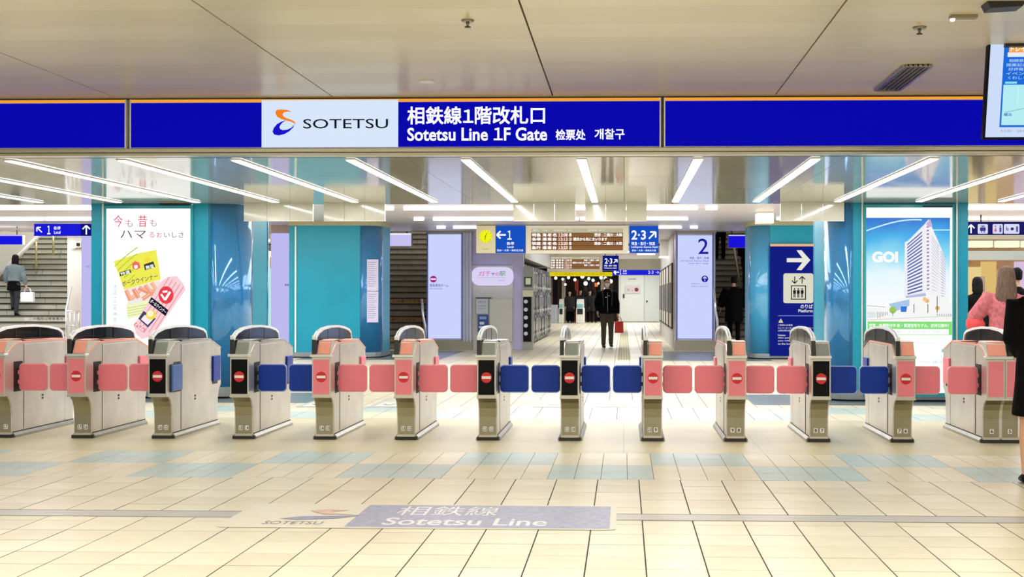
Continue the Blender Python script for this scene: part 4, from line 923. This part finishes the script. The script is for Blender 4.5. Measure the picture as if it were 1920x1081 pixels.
# far shop
obj('wall_far_shop', B(-6, P(1162, 560, 70).x, 70, 70.2, 0, H3), mat('171310', .7), label='dark back wall of the far clothes shop', kind='structure')
cols = ['8c7a64', '100e0e', '6a4a38', 'c9bfa0', '1a1616', '3c2a22', 'b04a30', '0e0e12', '94806a', '1c1c1c', '604638', '2c2a2a', 'd0c4a8', '17110f', '7a5a40', '141414']
for k in range(16):
    a_ = 1029+k*8.1
    panel_px('garment_rack' if k % 2 else 'shop_shelf', a_, 520+rnd.randint(0, 5), a_+7, 588, 67+(k % 3)*.5, .25, mat(cols[k], .7), 'hanging %s goods in the far shop, %s strip from its left end' % ('dark' if cols[k][0] in '0123' else 'pale brown', ('first', 'second', 'third', 'fourth', 'fifth', 'sixth', 'seventh', 'eighth', 'ninth', 'tenth', 'eleventh', 'twelfth', 'thirteenth', 'fourteenth', 'fifteenth', 'sixteenth')[k]), 'shop display', group='goods in the far shop', ground=True)
for k, (a_, b_, r_) in enumerate(((1042, 521, 3), (1055, 523, 2.5), (1066, 520, 3), (1078, 524, 3), (1092, 518, 4), (1098, 531, 4), (1104, 522, 3), (1112, 525, 3), (1127, 520, 3.4), (1135, 521, 3), (1145, 527, 4), (1136, 541, 3.4), (1060, 533, 2.4), (1122, 531, 2.2))):
    c_ = P(a_, b_, 64); r0 = r_*64/F
    o = obj('globe_lamp', T([(c_.x, 64, c_.z-r0), (c_.x, 64, c_.z-r0*.6), (c_.x, 64, c_.z), (c_.x, 64, c_.z+r0*.6), (c_.x, 64, c_.z+r0)], [r0*.3, r0*.85, r0, r0*.85, r0*.3], 10), lit('fffdf6', 1.3), label='white globe lamp hanging before the far shop, %s of them' % ORDW[k], cat='lamp', group='globe lamps before the far shop')
    obj('cord', T([(c_.x, 64, c_.z+r0), (c_.x, 64, H3)], .012, 5), dark, o)
panel_px('lantern', 1115, 530, 1121, 537, 64, .15, lit('f0843c', 1), 'small orange lantern before the far shop', 'lamp'); obj('cord', T([(P(1118, 530, 64.07).x, 64.07, P(1118, 530, 64.07).z), (P(1118, 530, 64.07).x, 64.07, H3)], .012, 5), dark, bpy.data.objects['lantern'])
for k, (a_, b_) in enumerate(((1047, 1057), (1080, 1095))):
    r = empty('far_ticket_gate', (P((a_+b_)/2, 600, 62).x, 62, 0), 'white ticket gate at the far end of the corridor, %s one' % ('left' if k == 0 else 'right'), 'ticket gate', 'ticket gates at the corridor end')
    xa_, xb_ = P(a_, 600, 62).x, P(b_, 600, 62).x
    obj('body', B(xa_, xb_, 62, 63.4, 0, .75, bev=.03), mat('e9e7d8', .4), r); obj('top_arch', prism(bmesh.new(), [(62, .75), (62.1, 1.05), (62.5, 1.2), (63, 1.2), (63.4, .95), (63.4, .75)], 'x', xa_+.03, xb_-.03), mat('dfddd0', .4), r)
    obj('display', B(xa_+.06, xb_-.06, 61.97, 62, .45, .72), mat('1f2a30', .2), r); obj('card_reader', B(xa_+.05, xb_-.05, 61.98, 62.02, .8, .95), mat('7fc4cc', .3), r)
panel_px('barrier_board', 1028, 571, 1046, 590, 62, .06, mat('b8bcc6', .3), 'pale grey barrier panel left of the far ticket gates', 'barrier', ground=True)

# ------------------------------------------------------------------ ticket gates
flapP = mat('ff8898', .4); flapB = mat('0238a8', .4, spec=.3); rimP = mat('fbb7bb', .3); rimB = mat('a9bdf0', .3)
glass_m = mat('08090d', .08, alpha=.86); redm = mat('e0201c', .4); whm = mat('fbfbf8', .4)
grey_head = mat('9fa8a0', .25, .3); rimw = mat('f6f8fa', .3); seam = mat('6c675c', .6); framem = mat('d2cdbd', .28, .6); pinkpanel = mat('ff8c9a', .4); cap_p = mat('ffb09c', .35)
stain = mat('9a5a48', .5, .3)
def gate(idx, nums, pink, X, left_flap, right_flap, lab, wide=False):
    """nums printed on the foot; flap: None, ('P'|'B', open?)"""
    HW = .0875 if not wide else .165
    Y0 = 11.5
    r = empty('ticket_gate', (X, Y0, 0), lab, 'ticket gate', 'row of automatic ticket gates')
    prof = [(.13, .03), (.128, .22), (.115, .30), (.085, .355), (.04, .392), (.0, .412), (.0, .80), (.05, .812), (.13, .858), (.19, .888), (.26, .9), (1.2, .9), (1.54, .80), (1.55, .41), (1.49, .37), (1.45, .28), (1.44, .03)]
    L = lambda a: [(Y0+p_, q_) for p_, q_ in a]
    obj('body', prism(bmesh.new(), L(prof), 'x', X-HW, X+HW, bev=.006), steel_side, r)
    xs = [(X-HW, X+HW)] if not wide else [(X-HW, X-.004), (X+.004, X+HW)]
    for a, b in xs:
        # foot skin
        bm = bmesh.new(); fp = [(.128, .035), (.126, .22), (.113, .299), (.083, .353), (.038, .39), (.0, .41)]
        prism(bm, L(fp+[(p_+.004, q_) for p_, q_ in reversed(fp)]), 'x', a+.010, b-.010)
        f_ = obj('foot_panel', bm, leg_steel, r)
        for (y_, z_) in ((.126, .034),): obj('foot_edge', B(a+.004, b-.004, Y0+.115, Y0+.13, .03, .05), framem, f_)
        obj('front_frame', B(a, b, Y0-.012, Y0+.01, .41, .772, bev=.004), framem, r)
        obj('front_panel', B(a+.013, b-.013, Y0-.015, Y0-.0122, .432, .752), pinkpanel if pink else black, r)
    obj('lower_moulding', B(X-HW-.004, X+HW+.004, Y0-.016, Y0+.03, .398, .416, bev=.004), framem, r)
    obj('front_bar', B(X-HW-.018, X+HW+.006, Y0-.03, Y0+.05, .775, .80, bev=.006), mat('e9e8e0', .2, .4), r)
    if not wide:
        bm = bmesh.new(); disc_y(bm, X, Y0-.0152, .592, .049, .003, 28)
        s_ = obj('no_entry_mark', bm, redm, r, label='red no entry mark'); obj('white_bar', B(X-.041, X+.041, Y0-.0205, Y0-.0185, .580, .604), whm, s_)
    # head
    hx0, hx1 = (X-.043, X+.084) if not wide else (X-HW+.01, X+.02)
    hp = [(-.004, .80), (.055, .912), (.075, .925), (.26, .93), (.36, .90), (.36, .86), (.1, .80)]
    obj('head_frame', prism(bmesh.new(), L(hp), 'x', hx0, hx1, bev=.005), mat('dcdccf', .25, .3), r)
    hb = [(-.0085, .806), (.0475, .908), (.0505, .906), (-.0055, .804)]
    hd = obj('card_reader', prism(bmesh.new(), L(hb), 'x', hx0+.008, hx1-.010), salmon if pink else grey_head, r)
    tp = [(.06, .9265), (.26, .9315), (.42, .906), (1.2, .906), (1.53, .808), (1.52, .80), (1.2, .898), (.26, .92), (.06, .918)]
    obj('top_cover', prism(bmesh.new(), L(tp), 'x', hx0+.002, X+HW-.002 if not wide else X+.03), cap_p if pink else mat('c6c6c0', .25, .5), r)
    # coloured shoulder along the lane side edge
    sh = [(.0, .80), (.06, .815), (.14, .862), (.2, .892), (.26, .904), (1.2, .904), (1.54, .804), (1.54, .79), (1.2, .888), (.27, .888), (.2, .874), (.14, .845), (.05, .80)]
    for xq in ((X+HW-.001, X+HW+.003), (X-HW-.003, X-HW+.001)): obj('shoulder_trim', prism(bmesh.new(), L(sh), 'x', *xq), cap_p if pink else mat('dcdad2', .2, .5), r)
    # arch hood
    ax0, ax1 = (X-HW+.002, X-HW+.036) if not wide else (X+.035, X+.07)
    ap = [(.02, .80), (.0, .93), (.04, .975), (.12, 1.008), (.3, 1.038), (.6, 1.052), (.9, 1.05), (1.2, 1.03), (1.42, 1.0), (1.5, .97), (1.54, .9), (1.54, .80)]
    g_ = obj('hood', prism(bmesh.new(), L(ap), 'x', ax0+.008, ax1-.008), glass_m, r)
    rimp = ap[1:-1]; bm = bmesh.new(); n_ = len(rimp)
    inner = [(p_*.985+.011, q_-.022) for p_, q_ in rimp]
    prism(bm, L(rimp+list(reversed(inner))), 'x', ax0, ax1)
    obj('hood_rim', bm, rimw, g_); obj('hood_post', B(ax0-.004, ax1, Y0-.012, Y0+.022, .80, .935, bev=.004), mat('35342f', .3, .3), g_); obj('rim_cap', B(ax0-.003, ax1+.002, Y0-.012, Y0+.03, .935, .972, bev=.006), whm, g_)
    for k in (1, 2): obj('hood_rib', B(ax0+.006, ax1-.006, Y0+k*.5-.003, Y0+k*.5+.003, .9, 1.03), mat('26272c', .3), g_)
    # side skins
    for sg in (1, -1):
        xo_ = X+sg*HW; xa_, xb_ = (xo_, xo_+.004) if sg > 0 else (xo_-.004, xo_)
        obj('side_door', B(xa_, xb_, Y0+.36, Y0+1.24, .07, .60, bev=.0015), steel_side, r)
        obj('side_panel', B(xa_, xb_, Y0+.36, Y0+1.24, .608, .872, bev=.0015), steel_side, r)
        bm = bmesh.new(); 
        for ys_ in (.355, 1.245): box(bm, xa_-.0005, xb_-.002 if sg > 0 else xb_+.0005, Y0+ys_-.003, Y0+ys_+.003, .06, .88)
        obj('seam', bm, seam, r)
        for z_ in (.355, .325): obj('latch', B(xo_-sg*.001, xo_+sg*.006, Y0+.72, Y0+.76, z_-.009, z_+.009), mat('2e2a24', .5), r)
        # flap pockets front and rear
        fl_ = right_flap if sg > 0 else left_flap
        for a_, b_ in ((.16, .33), (1.27, 1.43)): obj('flap_pocket', B(xo_-sg*.004, xo_+sg*.0028, Y0+a_, Y0+b_, .43, .715), mat('161312', .6) if (fl_ and fl_[1]) else mat('4a4640', .5), r)
        obj('rear_flap', B(xo_+sg*.003, xo_+sg*.022, Y0+1.25, Y0+1.47, .46, .72, bev=.006), (flapP if (fl_ and fl_[0] == 'P') else flapB), r)
        if fl_ and fl_[1]:
            xi, xe = xo_+sg*.012, xo_+sg*.283
            f_ = obj('flap_door', prism(bmesh.new(), rrect(min(xi, xe)+.005, max(xi, xe)-.005, .443, .687, .032), 'y', Y0+.235, Y0+.275, bev=.006), flapP if fl_[0] == 'P' else flapB, r)
            bm = bmesh.new(); prism(bm, rrect(min(xi, xe)-.001, max(xi, xe)+.002, .434, .696, .038), 'y', Y0+.245, Y0+.265); obj('flap_rim', bm, rimP if fl_[0] == 'P' else rimB, f_)
            for z_ in (.52, .61): obj('hinge', B(xo_-sg*.005, xo_+sg*.02, Y0+.235, Y0+.275, z_-.018, z_+.018), flapP if fl_[0] == 'P' else dark, f_)
        elif fl_:
            f_ = obj('flap_door', B(xo_+sg*.003, xo_+sg*.024, Y0+.07, Y0+.34, .445, .69, bev=.008), mat('2f6cc0', .3), r, label='blue flap folded open')
            obj('flap_rim', B(xo_+sg*.002, xo_+sg*.012, Y0+.06, Y0+.35, .437, .698, bev=.004), dark, f_)
        # kick rail
        obj('kick_rail', prism(bmesh.new(), [(xo_, .0), (xo_+sg*.028, .0), (xo_+sg*.026, .022), (xo_+sg*.004, .045), (xo_, .045)], 'y', Y0+.14, Y0+1.44), mat('a7a498', .35, .6, .1, 9), r)
        obj('rail_gap', B(xo_, xo_+sg*.003, Y0+.14, Y0+1.44, .045, .055), dark, r)
    obj('plinth', B(X-HW-.014, X+HW+.014, Y0+.11, Y0+1.46, 0, .03, bev=.003), mat('2c2b28', .5), r)
    # numbers
    pos = [X-.028, X+.03] if not wide else [X-.08, X+.085]
    for t, x_ in zip(nums, pos):
        if not t: continue
        n_ = obj('number_plate', prism(bmesh.new(), rrect(x_-.019, x_+.019, .083, .127, .007), 'y', Y0+.1225, Y0+.127), whm, r)
        A = Art(0, 0, 1, 1, 1, fn=lambda px, py, o: Vector((px, Y0+.1222-o*.3, py))); wd = .011 if len(t) == 1 else .016
        A.text(t, x_-wd, .121, x_+wd, .090, black, .02); A.build('number_lettering', n_)
    return r
def fix_text(A): pass
X0g = P(1068, 706, 11.5).x; pitch = .765
pk = lambda *v: v
specs = [(-7, ('', '17'), True, ('P', 1), ('P', 1)), (-6, ('17', '16'), True, ('P', 1), ('P', 1)), (-5, ('16', '15'), False, ('P', 1), ('B', 0)), (-4, ('15', '14'), False, ('B', 0), ('B', 1)),
         (-3, ('14', '13'), True, ('B', 1), ('P', 1)), (-2, ('13', '12'), True, ('P', 1), ('P', 1)), (-1, ('12', '11'), False, ('P', 1), ('B', 1)), (0, ('11', '10'), False, ('B', 1), ('B', 1)),
         (1, ('10', '9'), True, ('B', 1), ('P', 1)), (2, ('9', '8'), True, ('P', 1), ('P', 1)), (3, ('8', '7'), False, ('P', 1), ('B', 1)), (4, ('7', '6'), True, ('B', 1), ('P', 1))]
for k, nums, pink, lf, rf in specs:
    n_ = ' '.join(t for t in nums if t)
    gate(k, nums, pink, X0g+k*pitch, lf, rf, '%s ticket gate from the left, %s front panel%s' % (ORDW[k+7], 'pink' if pink else 'black', (', numbered '+n_) if k > -7 else ', cut off by the picture edge'))
gate(5, ('6', '5'), True, P(1884, 706, 11.5).x, ('P', 1), None, 'wide steel ticket gate numbered 6 and 5 with pink front at the right edge', wide=True)

# ------------------------------------------------------------------ people
skin = mat('d8a98c', .5); cloth_black = mat('050506', .9, noise=.2, nscale=20, spec=.15); hair_b = mat('0c0908', .7, spec=.2)
def remesh(bm, vox, it=2):
    me = bpy.data.meshes.new('r'); bm.to_mesh(me); bm.free(); o = bpy.data.objects.new('r', me); COL.objects.link(o)
    md = o.modifiers.new('r', 'REMESH'); md.mode = 'VOXEL'; md.voxel_size = vox
    dg = bpy.context.evaluated_depsgraph_get(); m2 = bpy.data.meshes.new_from_object(o.evaluated_get(dg)); bpy.data.objects.remove(o); bpy.data.meshes.remove(me)
    b2 = bmesh.new(); b2.from_mesh(m2); bpy.data.meshes.remove(m2)
    for _ in range(it): bmesh.ops.smooth_vert(b2, verts=b2.verts, factor=.5, use_axis_x=True, use_axis_y=True, use_axis_z=True)
    for f_ in b2.faces: f_.smooth = True
    return b2
def lift(p_, d=(0, 0, 0), s=1.0): return Vector(p_)*s+Vector(d)
def person(lab, loc, rot, H=1.7, top=cloth_black, legs=cloth_black, hair=hair_b, hairstyle='short', shoe=black, hem=.84, pose=None, vox=.018, mask=False, skirt=False, lean=0.0, puffy=0.0, bare=False, headturn=0.0):
    J = dict(hipL=(.09, 0, .9), kneeL=(.10, -.02, .49), ankL=(.10, .01, .08), hipR=(-.09, 0, .9), kneeR=(-.10, -.02, .49), ankR=(-.10, .01, .08),
             shL=(.175, 0, 1.40), elL=(.235, .03, 1.13), wrL=(.235, -.05, .89), shR=(-.175, 0, 1.40), elR=(-.235, .03, 1.13), wrR=(-.235, -.05, .89))
    if pose: J.update(pose)
    J = {k: Vector(v) for k, v in J.items()}
    s = H/1.75
    r = empty('person', loc, lab, 'person')
    M = Matrix.Translation(loc) @ Matrix.Rotation(rot, 4, 'Z') @ Matrix.Scale(s, 4)
    def ln(v):                                   # forward lean above the hips
        v = Vector(v); dz = max(0, v.z-.95); return Vector((v.x, v.y-dz*math.tan(lean), v.z-dz*(1-math.cos(lean))))
    def fin(name, bm, m, parent=r, **k):
        bmesh.ops.transform(bm, matrix=M, verts=bm.verts); return obj(name, bm, m, parent, **k)
    bm = bmesh.new()
    tube(bm, [ln((0, 0, z_)) for z_ in (.86, .95, 1.08, 1.2, 1.33, 1.42, 1.47, 1.56)], [(.13, .09), (.155, .105), (.135, .09), (.145, .1), (.16, .105), (.13, .08), (.055, .055), (.052, .055)], 14)
    hc = ln((0, -.01, 1.64))
    tube(bm, [hc+Vector(v) for v in ((0, -.015, -.11), (0, -.02, -.08), (0, -.012, -.04), (0, 0, .01), (0, .008, .06), (0, .01, .095), (0, .01, .112))], [(.03, .035), (.052, .062), (.066, .082), (.074, .093), (.07, .09), (.05, .065), (.02, .03)], 14)
    tube(bm, [hc+Vector((0, -.088, .015)), hc+Vector((0, -.112, -.022)), hc+Vector((0, -.09, -.03))], [.008, .014, .012], 6)
    for sd in (1, -1): tube(bm, [hc+Vector((sd*.07, .01, -.03)), hc+Vector((sd*.082, .015, .02))], [.012, .018], 6)
    for S in 'LR':
        tube(bm, [J['hip'+S], J['hip'+S].lerp(J['knee'+S], .5), J['knee'+S], J['knee'+S].lerp(J['ank'+S], .35), J['ank'+S]], [.085, .072, .052, .054, .036], 12)
        tube(bm, [J['ank'+S]+Vector((0, .03, -.03)), J['ank'+S]+Vector((0, -.06, -.045)), J['ank'+S]+Vector((0, -.15, -.06))], [(.035, .035), (.04, .03), (.035, .016)], 10)
        tube(bm, [ln(J['sh'+S]), ln(J['sh'+S]).lerp(ln(J['el'+S]), .5), ln(J['el'+S]), ln(J['el'+S]).lerp(ln(J['wr'+S]), .4), ln(J['wr'+S])], [.055, .046, .038, .038, .027], 10)
    hands = []
    for S in 'LR':
        w0 = ln(J['wr'+S]); d = (w0-ln(J['el'+S])).normalized(); sd = Vector((0, 1, 0)) if abs(d.y) < .7 else Vector((1, 0, 0)); sd = (sd-d*sd.dot(d)).normalized(); nn = d.cross(sd)
        tube(bm, [w0, w0+d*.04, w0+d*.085], [(.026, .026), (.03, .036), (.026, .036)], 8)
        hands.append((w0, d, sd, nn))
    b2 = remesh(bm, vox*.8)
    for w0, d, sd, nn in hands:
        for k, ln_ in enumerate((.062, .074, .07, .055)):
            base = w0+d*.07+sd*(.027-.018*k); tube(b2, [base, base+d*.03+d*ln_*.3, base+d*(.03+ln_*.62)+nn*.012, base+d*(.03+ln_*.8)+nn*.03], [.0095, .009, .008, .0065], 6)
        base = w0+d*.025+sd*.025; tube(b2, [base, base+d*.025+sd*.022, base+d*.055+sd*.026+nn*.01], [.012, .010, .008], 6)
    fin('body', b2, skin)
    # trousers / legs cover
    if not bare:
        bm = bmesh.new()
        if not skirt: tube(bm, [(0, 0, .84), (0, 0, .93), (0, 0, 1.04)], [(.14, .1), (.168, .118), (.15, .1)], 14)
        for S in 'LR':
            hi, kn, an = J['hip'+S], J['knee'+S], J['ank'+S]
            tube(bm, [hi+Vector((0, 0, .04)), hi.lerp(kn, .5), kn, kn.lerp(an, .5), an+Vector((0, 0, -.01))], [.1, .088, .07, .064, .058], 12)
        fin('trousers' if not skirt else 'stockings', remesh(bm, vox), legs)
    # coat
    bm = bmesh.new(); pf = puffy
    zs = [hem, (hem+1.0)/2, 1.02, 1.15, 1.3, 1.4, 1.455, 1.49]
    rs = [(.185+pf, .135+pf), (.178+pf, .13+pf), (.165+pf, .12+pf), (.16+pf, .118+pf), (.18+pf, .128+pf), (.165+pf*.5, .11+pf*.5), (.10, .085), (.068, .07)]
    if skirt: rs[0] = (.205+pf, .17+pf); rs[1] = (.18+pf, .14+pf)
    tube(bm, [ln((0, 0, z_)) for z_ in zs], rs, 18)
    for S in 'LR':
        a_, e_, w0 = ln(J['sh'+S]), ln(J['el'+S]), ln(J['wr'+S]); inn = Vector((-.05 if S == 'L' else .05, 0, .0))
        tube(bm, [a_+inn, a_, a_.lerp(e_, .5), e_, e_.lerp(w0, .5), w0], [.06, .076+pf, .064+pf, .058+pf, .05+pf, .043+pf*.6], 12)
    jk = fin('jacket', remesh(bm, vox, 3), top)
    # shoes
    for S in 'LR':
        an = J['ank'+S]; bm = bmesh.new()
        tube(bm, [an+Vector((0, .05, -.035)), an+Vector((0, .0, -.025)), an+Vector((0, -.07, -.04)), an+Vector((0, -.14, -.052)), an+Vector((0, -.175, -.058))], [(.032, .035), (.045, .048), (.047, .036), (.044, .026), (.025, .016)], 12)
        fin('shoe', bm, shoe)
    # hair
    bm = bmesh.new()
    if hairstyle == 'short':
        tube(bm, [hc+Vector(v) for v in ((0, .03, -.06), (0, .028, -.02), (0, .022, .04), (0, .018, .085), (0, .012, .118), (0, .01, .13))], [(.066, .06), (.08, .08), (.085, .095), (.078, .095), (.052, .068), (.02, .028)], 14)
    elif hairstyle == 'bob':
        tube(bm, [hc+Vector(v) for v in ((0, .04, -.17), (0, .04, -.12), (0, .032, -.04), (0, .025, .04), (0, .015, .09), (0, .01, .125), (0, .01, .135))], [(.08, .055), (.1, .075), (.1, .09), (.096, .1), (.08, .095), (.05, .062), (.02, .028)], 14)
    else:
        tube(bm, [hc+Vector(v) for v in ((.01, .09, -.42), (.0, .10, -.34), (0, .095, -.22), (0, .06, -.12), (0, .035, -.03), (0, .025, .05), (0, .015, .1), (0, .01, .128), (0, .01, .138))], [(.05, .03), (.105, .05), (.125, .065), (.118, .085), (.108, .1), (.1, .105), (.082, .095), (.05, .062), (.02, .028)], 16)
    hm = remesh(bm, vox*.7, 2)
    for v in hm.verts: 
        n_ = math.sin(v.co.x*160)*.003; v.co.y += n_; v.co.x += math.sin(v.co.z*60+v.co.x*50)*.002
    fin('hair', hm, hair)
    # eyes, mask
    for sd in (1, -1):
        bm = bmesh.new(); c_ = hc+Vector((sd*.03, -.085, .012)); tube(bm, [c_+Vector((-.012, 0, 0)), c_, c_+Vector((.012, 0, 0))], [.003, .007, .003], 6); fin('eye', bm, black)
    if mask:
        bm = bmesh.new(); tube(bm, [hc+Vector((0, -.04, -.10)), hc+Vector((0, -.055, -.065)), hc+Vector((0, -.05, -.02)), hc+Vector((0, -.05, -.005))], [(.035, .035), (.06, .056), (.066, .062), (.055, .05)], 12); fin('face_mask', remesh(bm, vox*.7), mat('f4f4f6', .7))
    else:
        bm = bmesh.new(); c_ = hc+Vector((0, -.088, -.055)); tube(bm, [c_+Vector((-.022, .004, 0)), c_, c_+Vector((.022, .004, 0))], [.003, .006, .003], 6); fin('mouth', bm, mat('a05a50', .5))
    r['M'] = 0; del r['M']
    return r, M, J, jk, ln
# man walking toward the gates
p = G(1138, 651)
man, M, J, jk, ln = person('man in black jacket and white face mask walking towards the gates', p, .12, 1.80, legs=mat('4a4030', .85), shoe=mat('1a1a1a', .5), mask=True, vox=.016, puffy=.015, hem=.86,
    pose=dict(kneeL=(.10, -.02, .50), ankL=(.11, .06, .09), kneeR=(-.09, -.07, .5), ankR=(-.10, -.12, .08), wrL=(.27, -.01, .86), elL=(.26, .05, 1.12), wrR=(-.24, .02, .92), elR=(-.26, .06, 1.14)))
bm = B(-.004, .004, -.152, -.146, .9, 1.4); bmesh.ops.transform(bm, matrix=M, verts=bm.verts); obj('zip', bm, mat('8a8a90', .4, .5), jk)
bm = B(-.06, -.02, -.155, -.148, 1.27, 1.285); box(bm, .02, .05, -.155, -.148, 1.31, 1.32); bmesh.ops.transform(bm, matrix=M, verts=bm.verts); obj('chest_badge', bm, whm, jk)
for sd in (1, -1):
    bm = T([(sd*.1, -.15, 1.05), (sd*.12, -.15, 1.3), (sd*.12, -.03, 1.47), (sd*.11, .12, 1.4)], .016, 6); bmesh.ops.transform(bm, matrix=M, verts=bm.verts); obj('backpack_strap', bm, mat('2a2a30', .7), man)
hnd = M @ ln(J['wrL']+Vector((0, 0, -.1)))
def bag(lab, c, w_, h_, d_, m, hm, parent=None):
    r = empty('hand_bag', (c.x, c.y, c.z-.12-h_), lab, 'bag')
    obj('bag_body', prism(bmesh.new(), [(c.x-w_/2, c.z-.12), (c.x+w_/2, c.z-.12), (c.x+w_/2*1.05, c.z-.12-h_), (c.x-w_/2*1.05, c.z-.12-h_)], 'y', c.y-d_/2, c.y+d_/2, bev=.012), m, r)
    for dy in (-.03, .03): obj('bag_handle', T([(c.x-w_*.28, c.y+dy, c.z-.13), (c.x-w_*.2, c.y+dy*.6, c.z-.03), (c.x, c.y, c.z+.005), (c.x+w_*.2, c.y+dy*.6, c.z-.03), (c.x+w_*.28, c.y+dy, c.z-.13)], .008, 6), hm, r)
bag('red shopping bag carried by the man in the face mask', hnd+Vector((.04, 0, .02)), .22, .3, .12, mat('d8281e', .6, noise=.1, nscale=6), mat('c02018', .6))
# woman climbing the left stairs
Yw = 31.4+.3*5
p = P(30, 600, Yw); p = Vector((p.x, Yw+.02, .96-.0))
zf = .16*5
wl, M, J, jk, ln = person('woman in grey denim jacket climbing the left stairs with a white bag', Vector((p.x, Yw-.12, zf)), PI, 1.62, top=mat('6f7d80', .9, noise=.15, nscale=8), legs=mat('23262c', .8), hairstyle='bob', lean=.15, puffy=.02, vox=.016, hem=.98, shoe=black,
    pose=dict(kneeL=(.10, -.14, .60), ankL=(.09, -.12, .24), kneeR=(-.08, -.02, .49), ankR=(-.09, .05, .08), elL=(.27, -.03, 1.15), wrL=(.27, -.12, .95), elR=(-.27, 0, 1.13), wrR=(-.30, -.1, .9)))
bm = bmesh.new(); tube(bm, [(0, 0, .72), (0, 0, .85), (0, 0, 1.0)], [(.2, .16), (.185, .14), (.16, .12)], 16); bmesh.ops.transform(bm, matrix=M, verts=bm.verts); obj('short_skirt', remesh(bm, .02), cloth_black, wl)
hnd = M @ ln(J['wrR']+Vector((0, 0, -.09)))
bag('white carrier bag held by the woman on the left stairs', hnd+Vector((.06, -.02, .0)), .33, .26, .12, mat('eceef2', .5), mat('e2e4e8', .5))
# dark coated person on the right stairs
Yr = 31.6+.3*1
x_ = P(1376, 600, Yr).x
person('person in a long black coat seen from behind on the right stairs', Vector((x_, Yr-.1+.08, .16)), PI, 1.68, hairstyle='short', lean=.1, puffy=.06, hem=.55, vox=.018, pose=dict(kneeL=(.10, -.12, .58), ankL=(.09, -.12, .24), elL=(.30, -.02, 1.15), wrL=(.33, -.1, .95), elR=(-.30, -.02, 1.13), wrR=(-.34, -.1, .92)))
x_ = P(1350, 480, 36).x
person('dark clothed person near the top of the right stairs', Vector((x_, 36.0, .16*15)), PI, 1.7, hairstyle='short', hem=.7, vox=.022, lean=.1)
x_ = P(1402, 480, 34.6).x
person('dark clothed person on the right stairs half hidden by the blue pillar', Vector((x_, 34.45, .16*10)), PI, 1.66, hairstyle='short', hem=.6, vox=.022, lean=.1, puffy=.03)
# people behind the right-hand gates
p = G(1836, 700)
person('dark haired person in black behind the wide gate beside the tower poster', Vector((P(1832, 560, 21.5).x, 21.5, 0)), PI, 1.66, hairstyle='bob', puffy=.04, hem=.5, vox=.02)
plaid = mat('cc7078', .9, noise=.28, nscale=26); 
pk_, M, J, jk, ln = person('woman with long brown hair in a pink checked coat behind the wide gate', Vector((P(1887, 560, 14.2).x, 14.2, 0)), PI*.9, 1.66, top=plaid, legs=mat('3a3034', .8), hair=mat('6b5242', .6, noise=.35, nscale=14, stretch=(6, 6, 1)), hairstyle='long', puffy=.035, hem=.55, vox=.014,
    pose=dict(elR=(.0-.20, -.1, 1.13), wrR=(-.12, -.3, 1.05), elL=(.36, -.03, 1.17), wrL=(.32, -.24, 1.06)))
bm = bmesh.new(); tube(bm, [(.25, .0, 1.06), (.33, -.02, 1.08), (.42, -.02, 1.1), (.46, -.02, 1.1)], [.05, .105, .09, .04], 12); bmesh.ops.transform(bm, matrix=M, verts=bm.verts)
obj('sleeve_puff', remesh(bm, .016), mat('ee5658', .8), pk_, label='plain coral sleeve')
person('dark haired person further back behind the woman in the pink coat', Vector((P(1906, 540, 19).x, 19, 0)), PI, 1.76, hairstyle='short', puffy=.03, hem=.8, vox=.022)
fg, M, J, jk, ln = person('person in a long black coat at the right edge in front of the gates', Vector((P(1950, 900, 9.05).x, 9.05, 0)), PI*.95, 1.62, hairstyle='long', puffy=.01, hem=.53, vox=.012, bare=True, skirt=True, hair=hair_b,
    pose=dict(elL=(.21, -.02, 1.12), wrL=(.13, -.2, 1.0), elR=(-.21, -.02, 1.12), wrR=(-.13, -.2, 1.0)))
bm = bmesh.new(); tube(bm, [ln((0, .02, 1.43)), ln((0, .02, 1.47))], [(.12, .1), (.085, .08)], 16); bmesh.ops.transform(bm, matrix=M, verts=bm.verts); obj('white_collar', bm, whm, fg)
# far crowd
crowd = [(1068, 63.6, .2, '1a1416'), (1078, 64.4, 2.8, '101014'), (1088, 65.2, 1.0, '16161a'), (1098, 63.9, 3.3, '0e0e10'), (1106, 64.8, .4, '221a18'), (1113, 63.7, 2.9, '121216')]
for k, (px_, Y_, ro, c_) in enumerate(crowd):
    person('dark clothed person in the far crowd by the shop, %s from the left' % ('first', 'second', 'third', 'fourth', 'fifth', 'sixth')[k], Vector((P(px_, 590, Y_).x, Y_, 0)), ro, 1.6+.04*(k % 3), top=mat(c_, .8), hairstyle='bob' if k % 2 else 'short', hem=.6, vox=.035, puffy=.03)['group' if False else 0]['group'] = 'people in the far crowd'
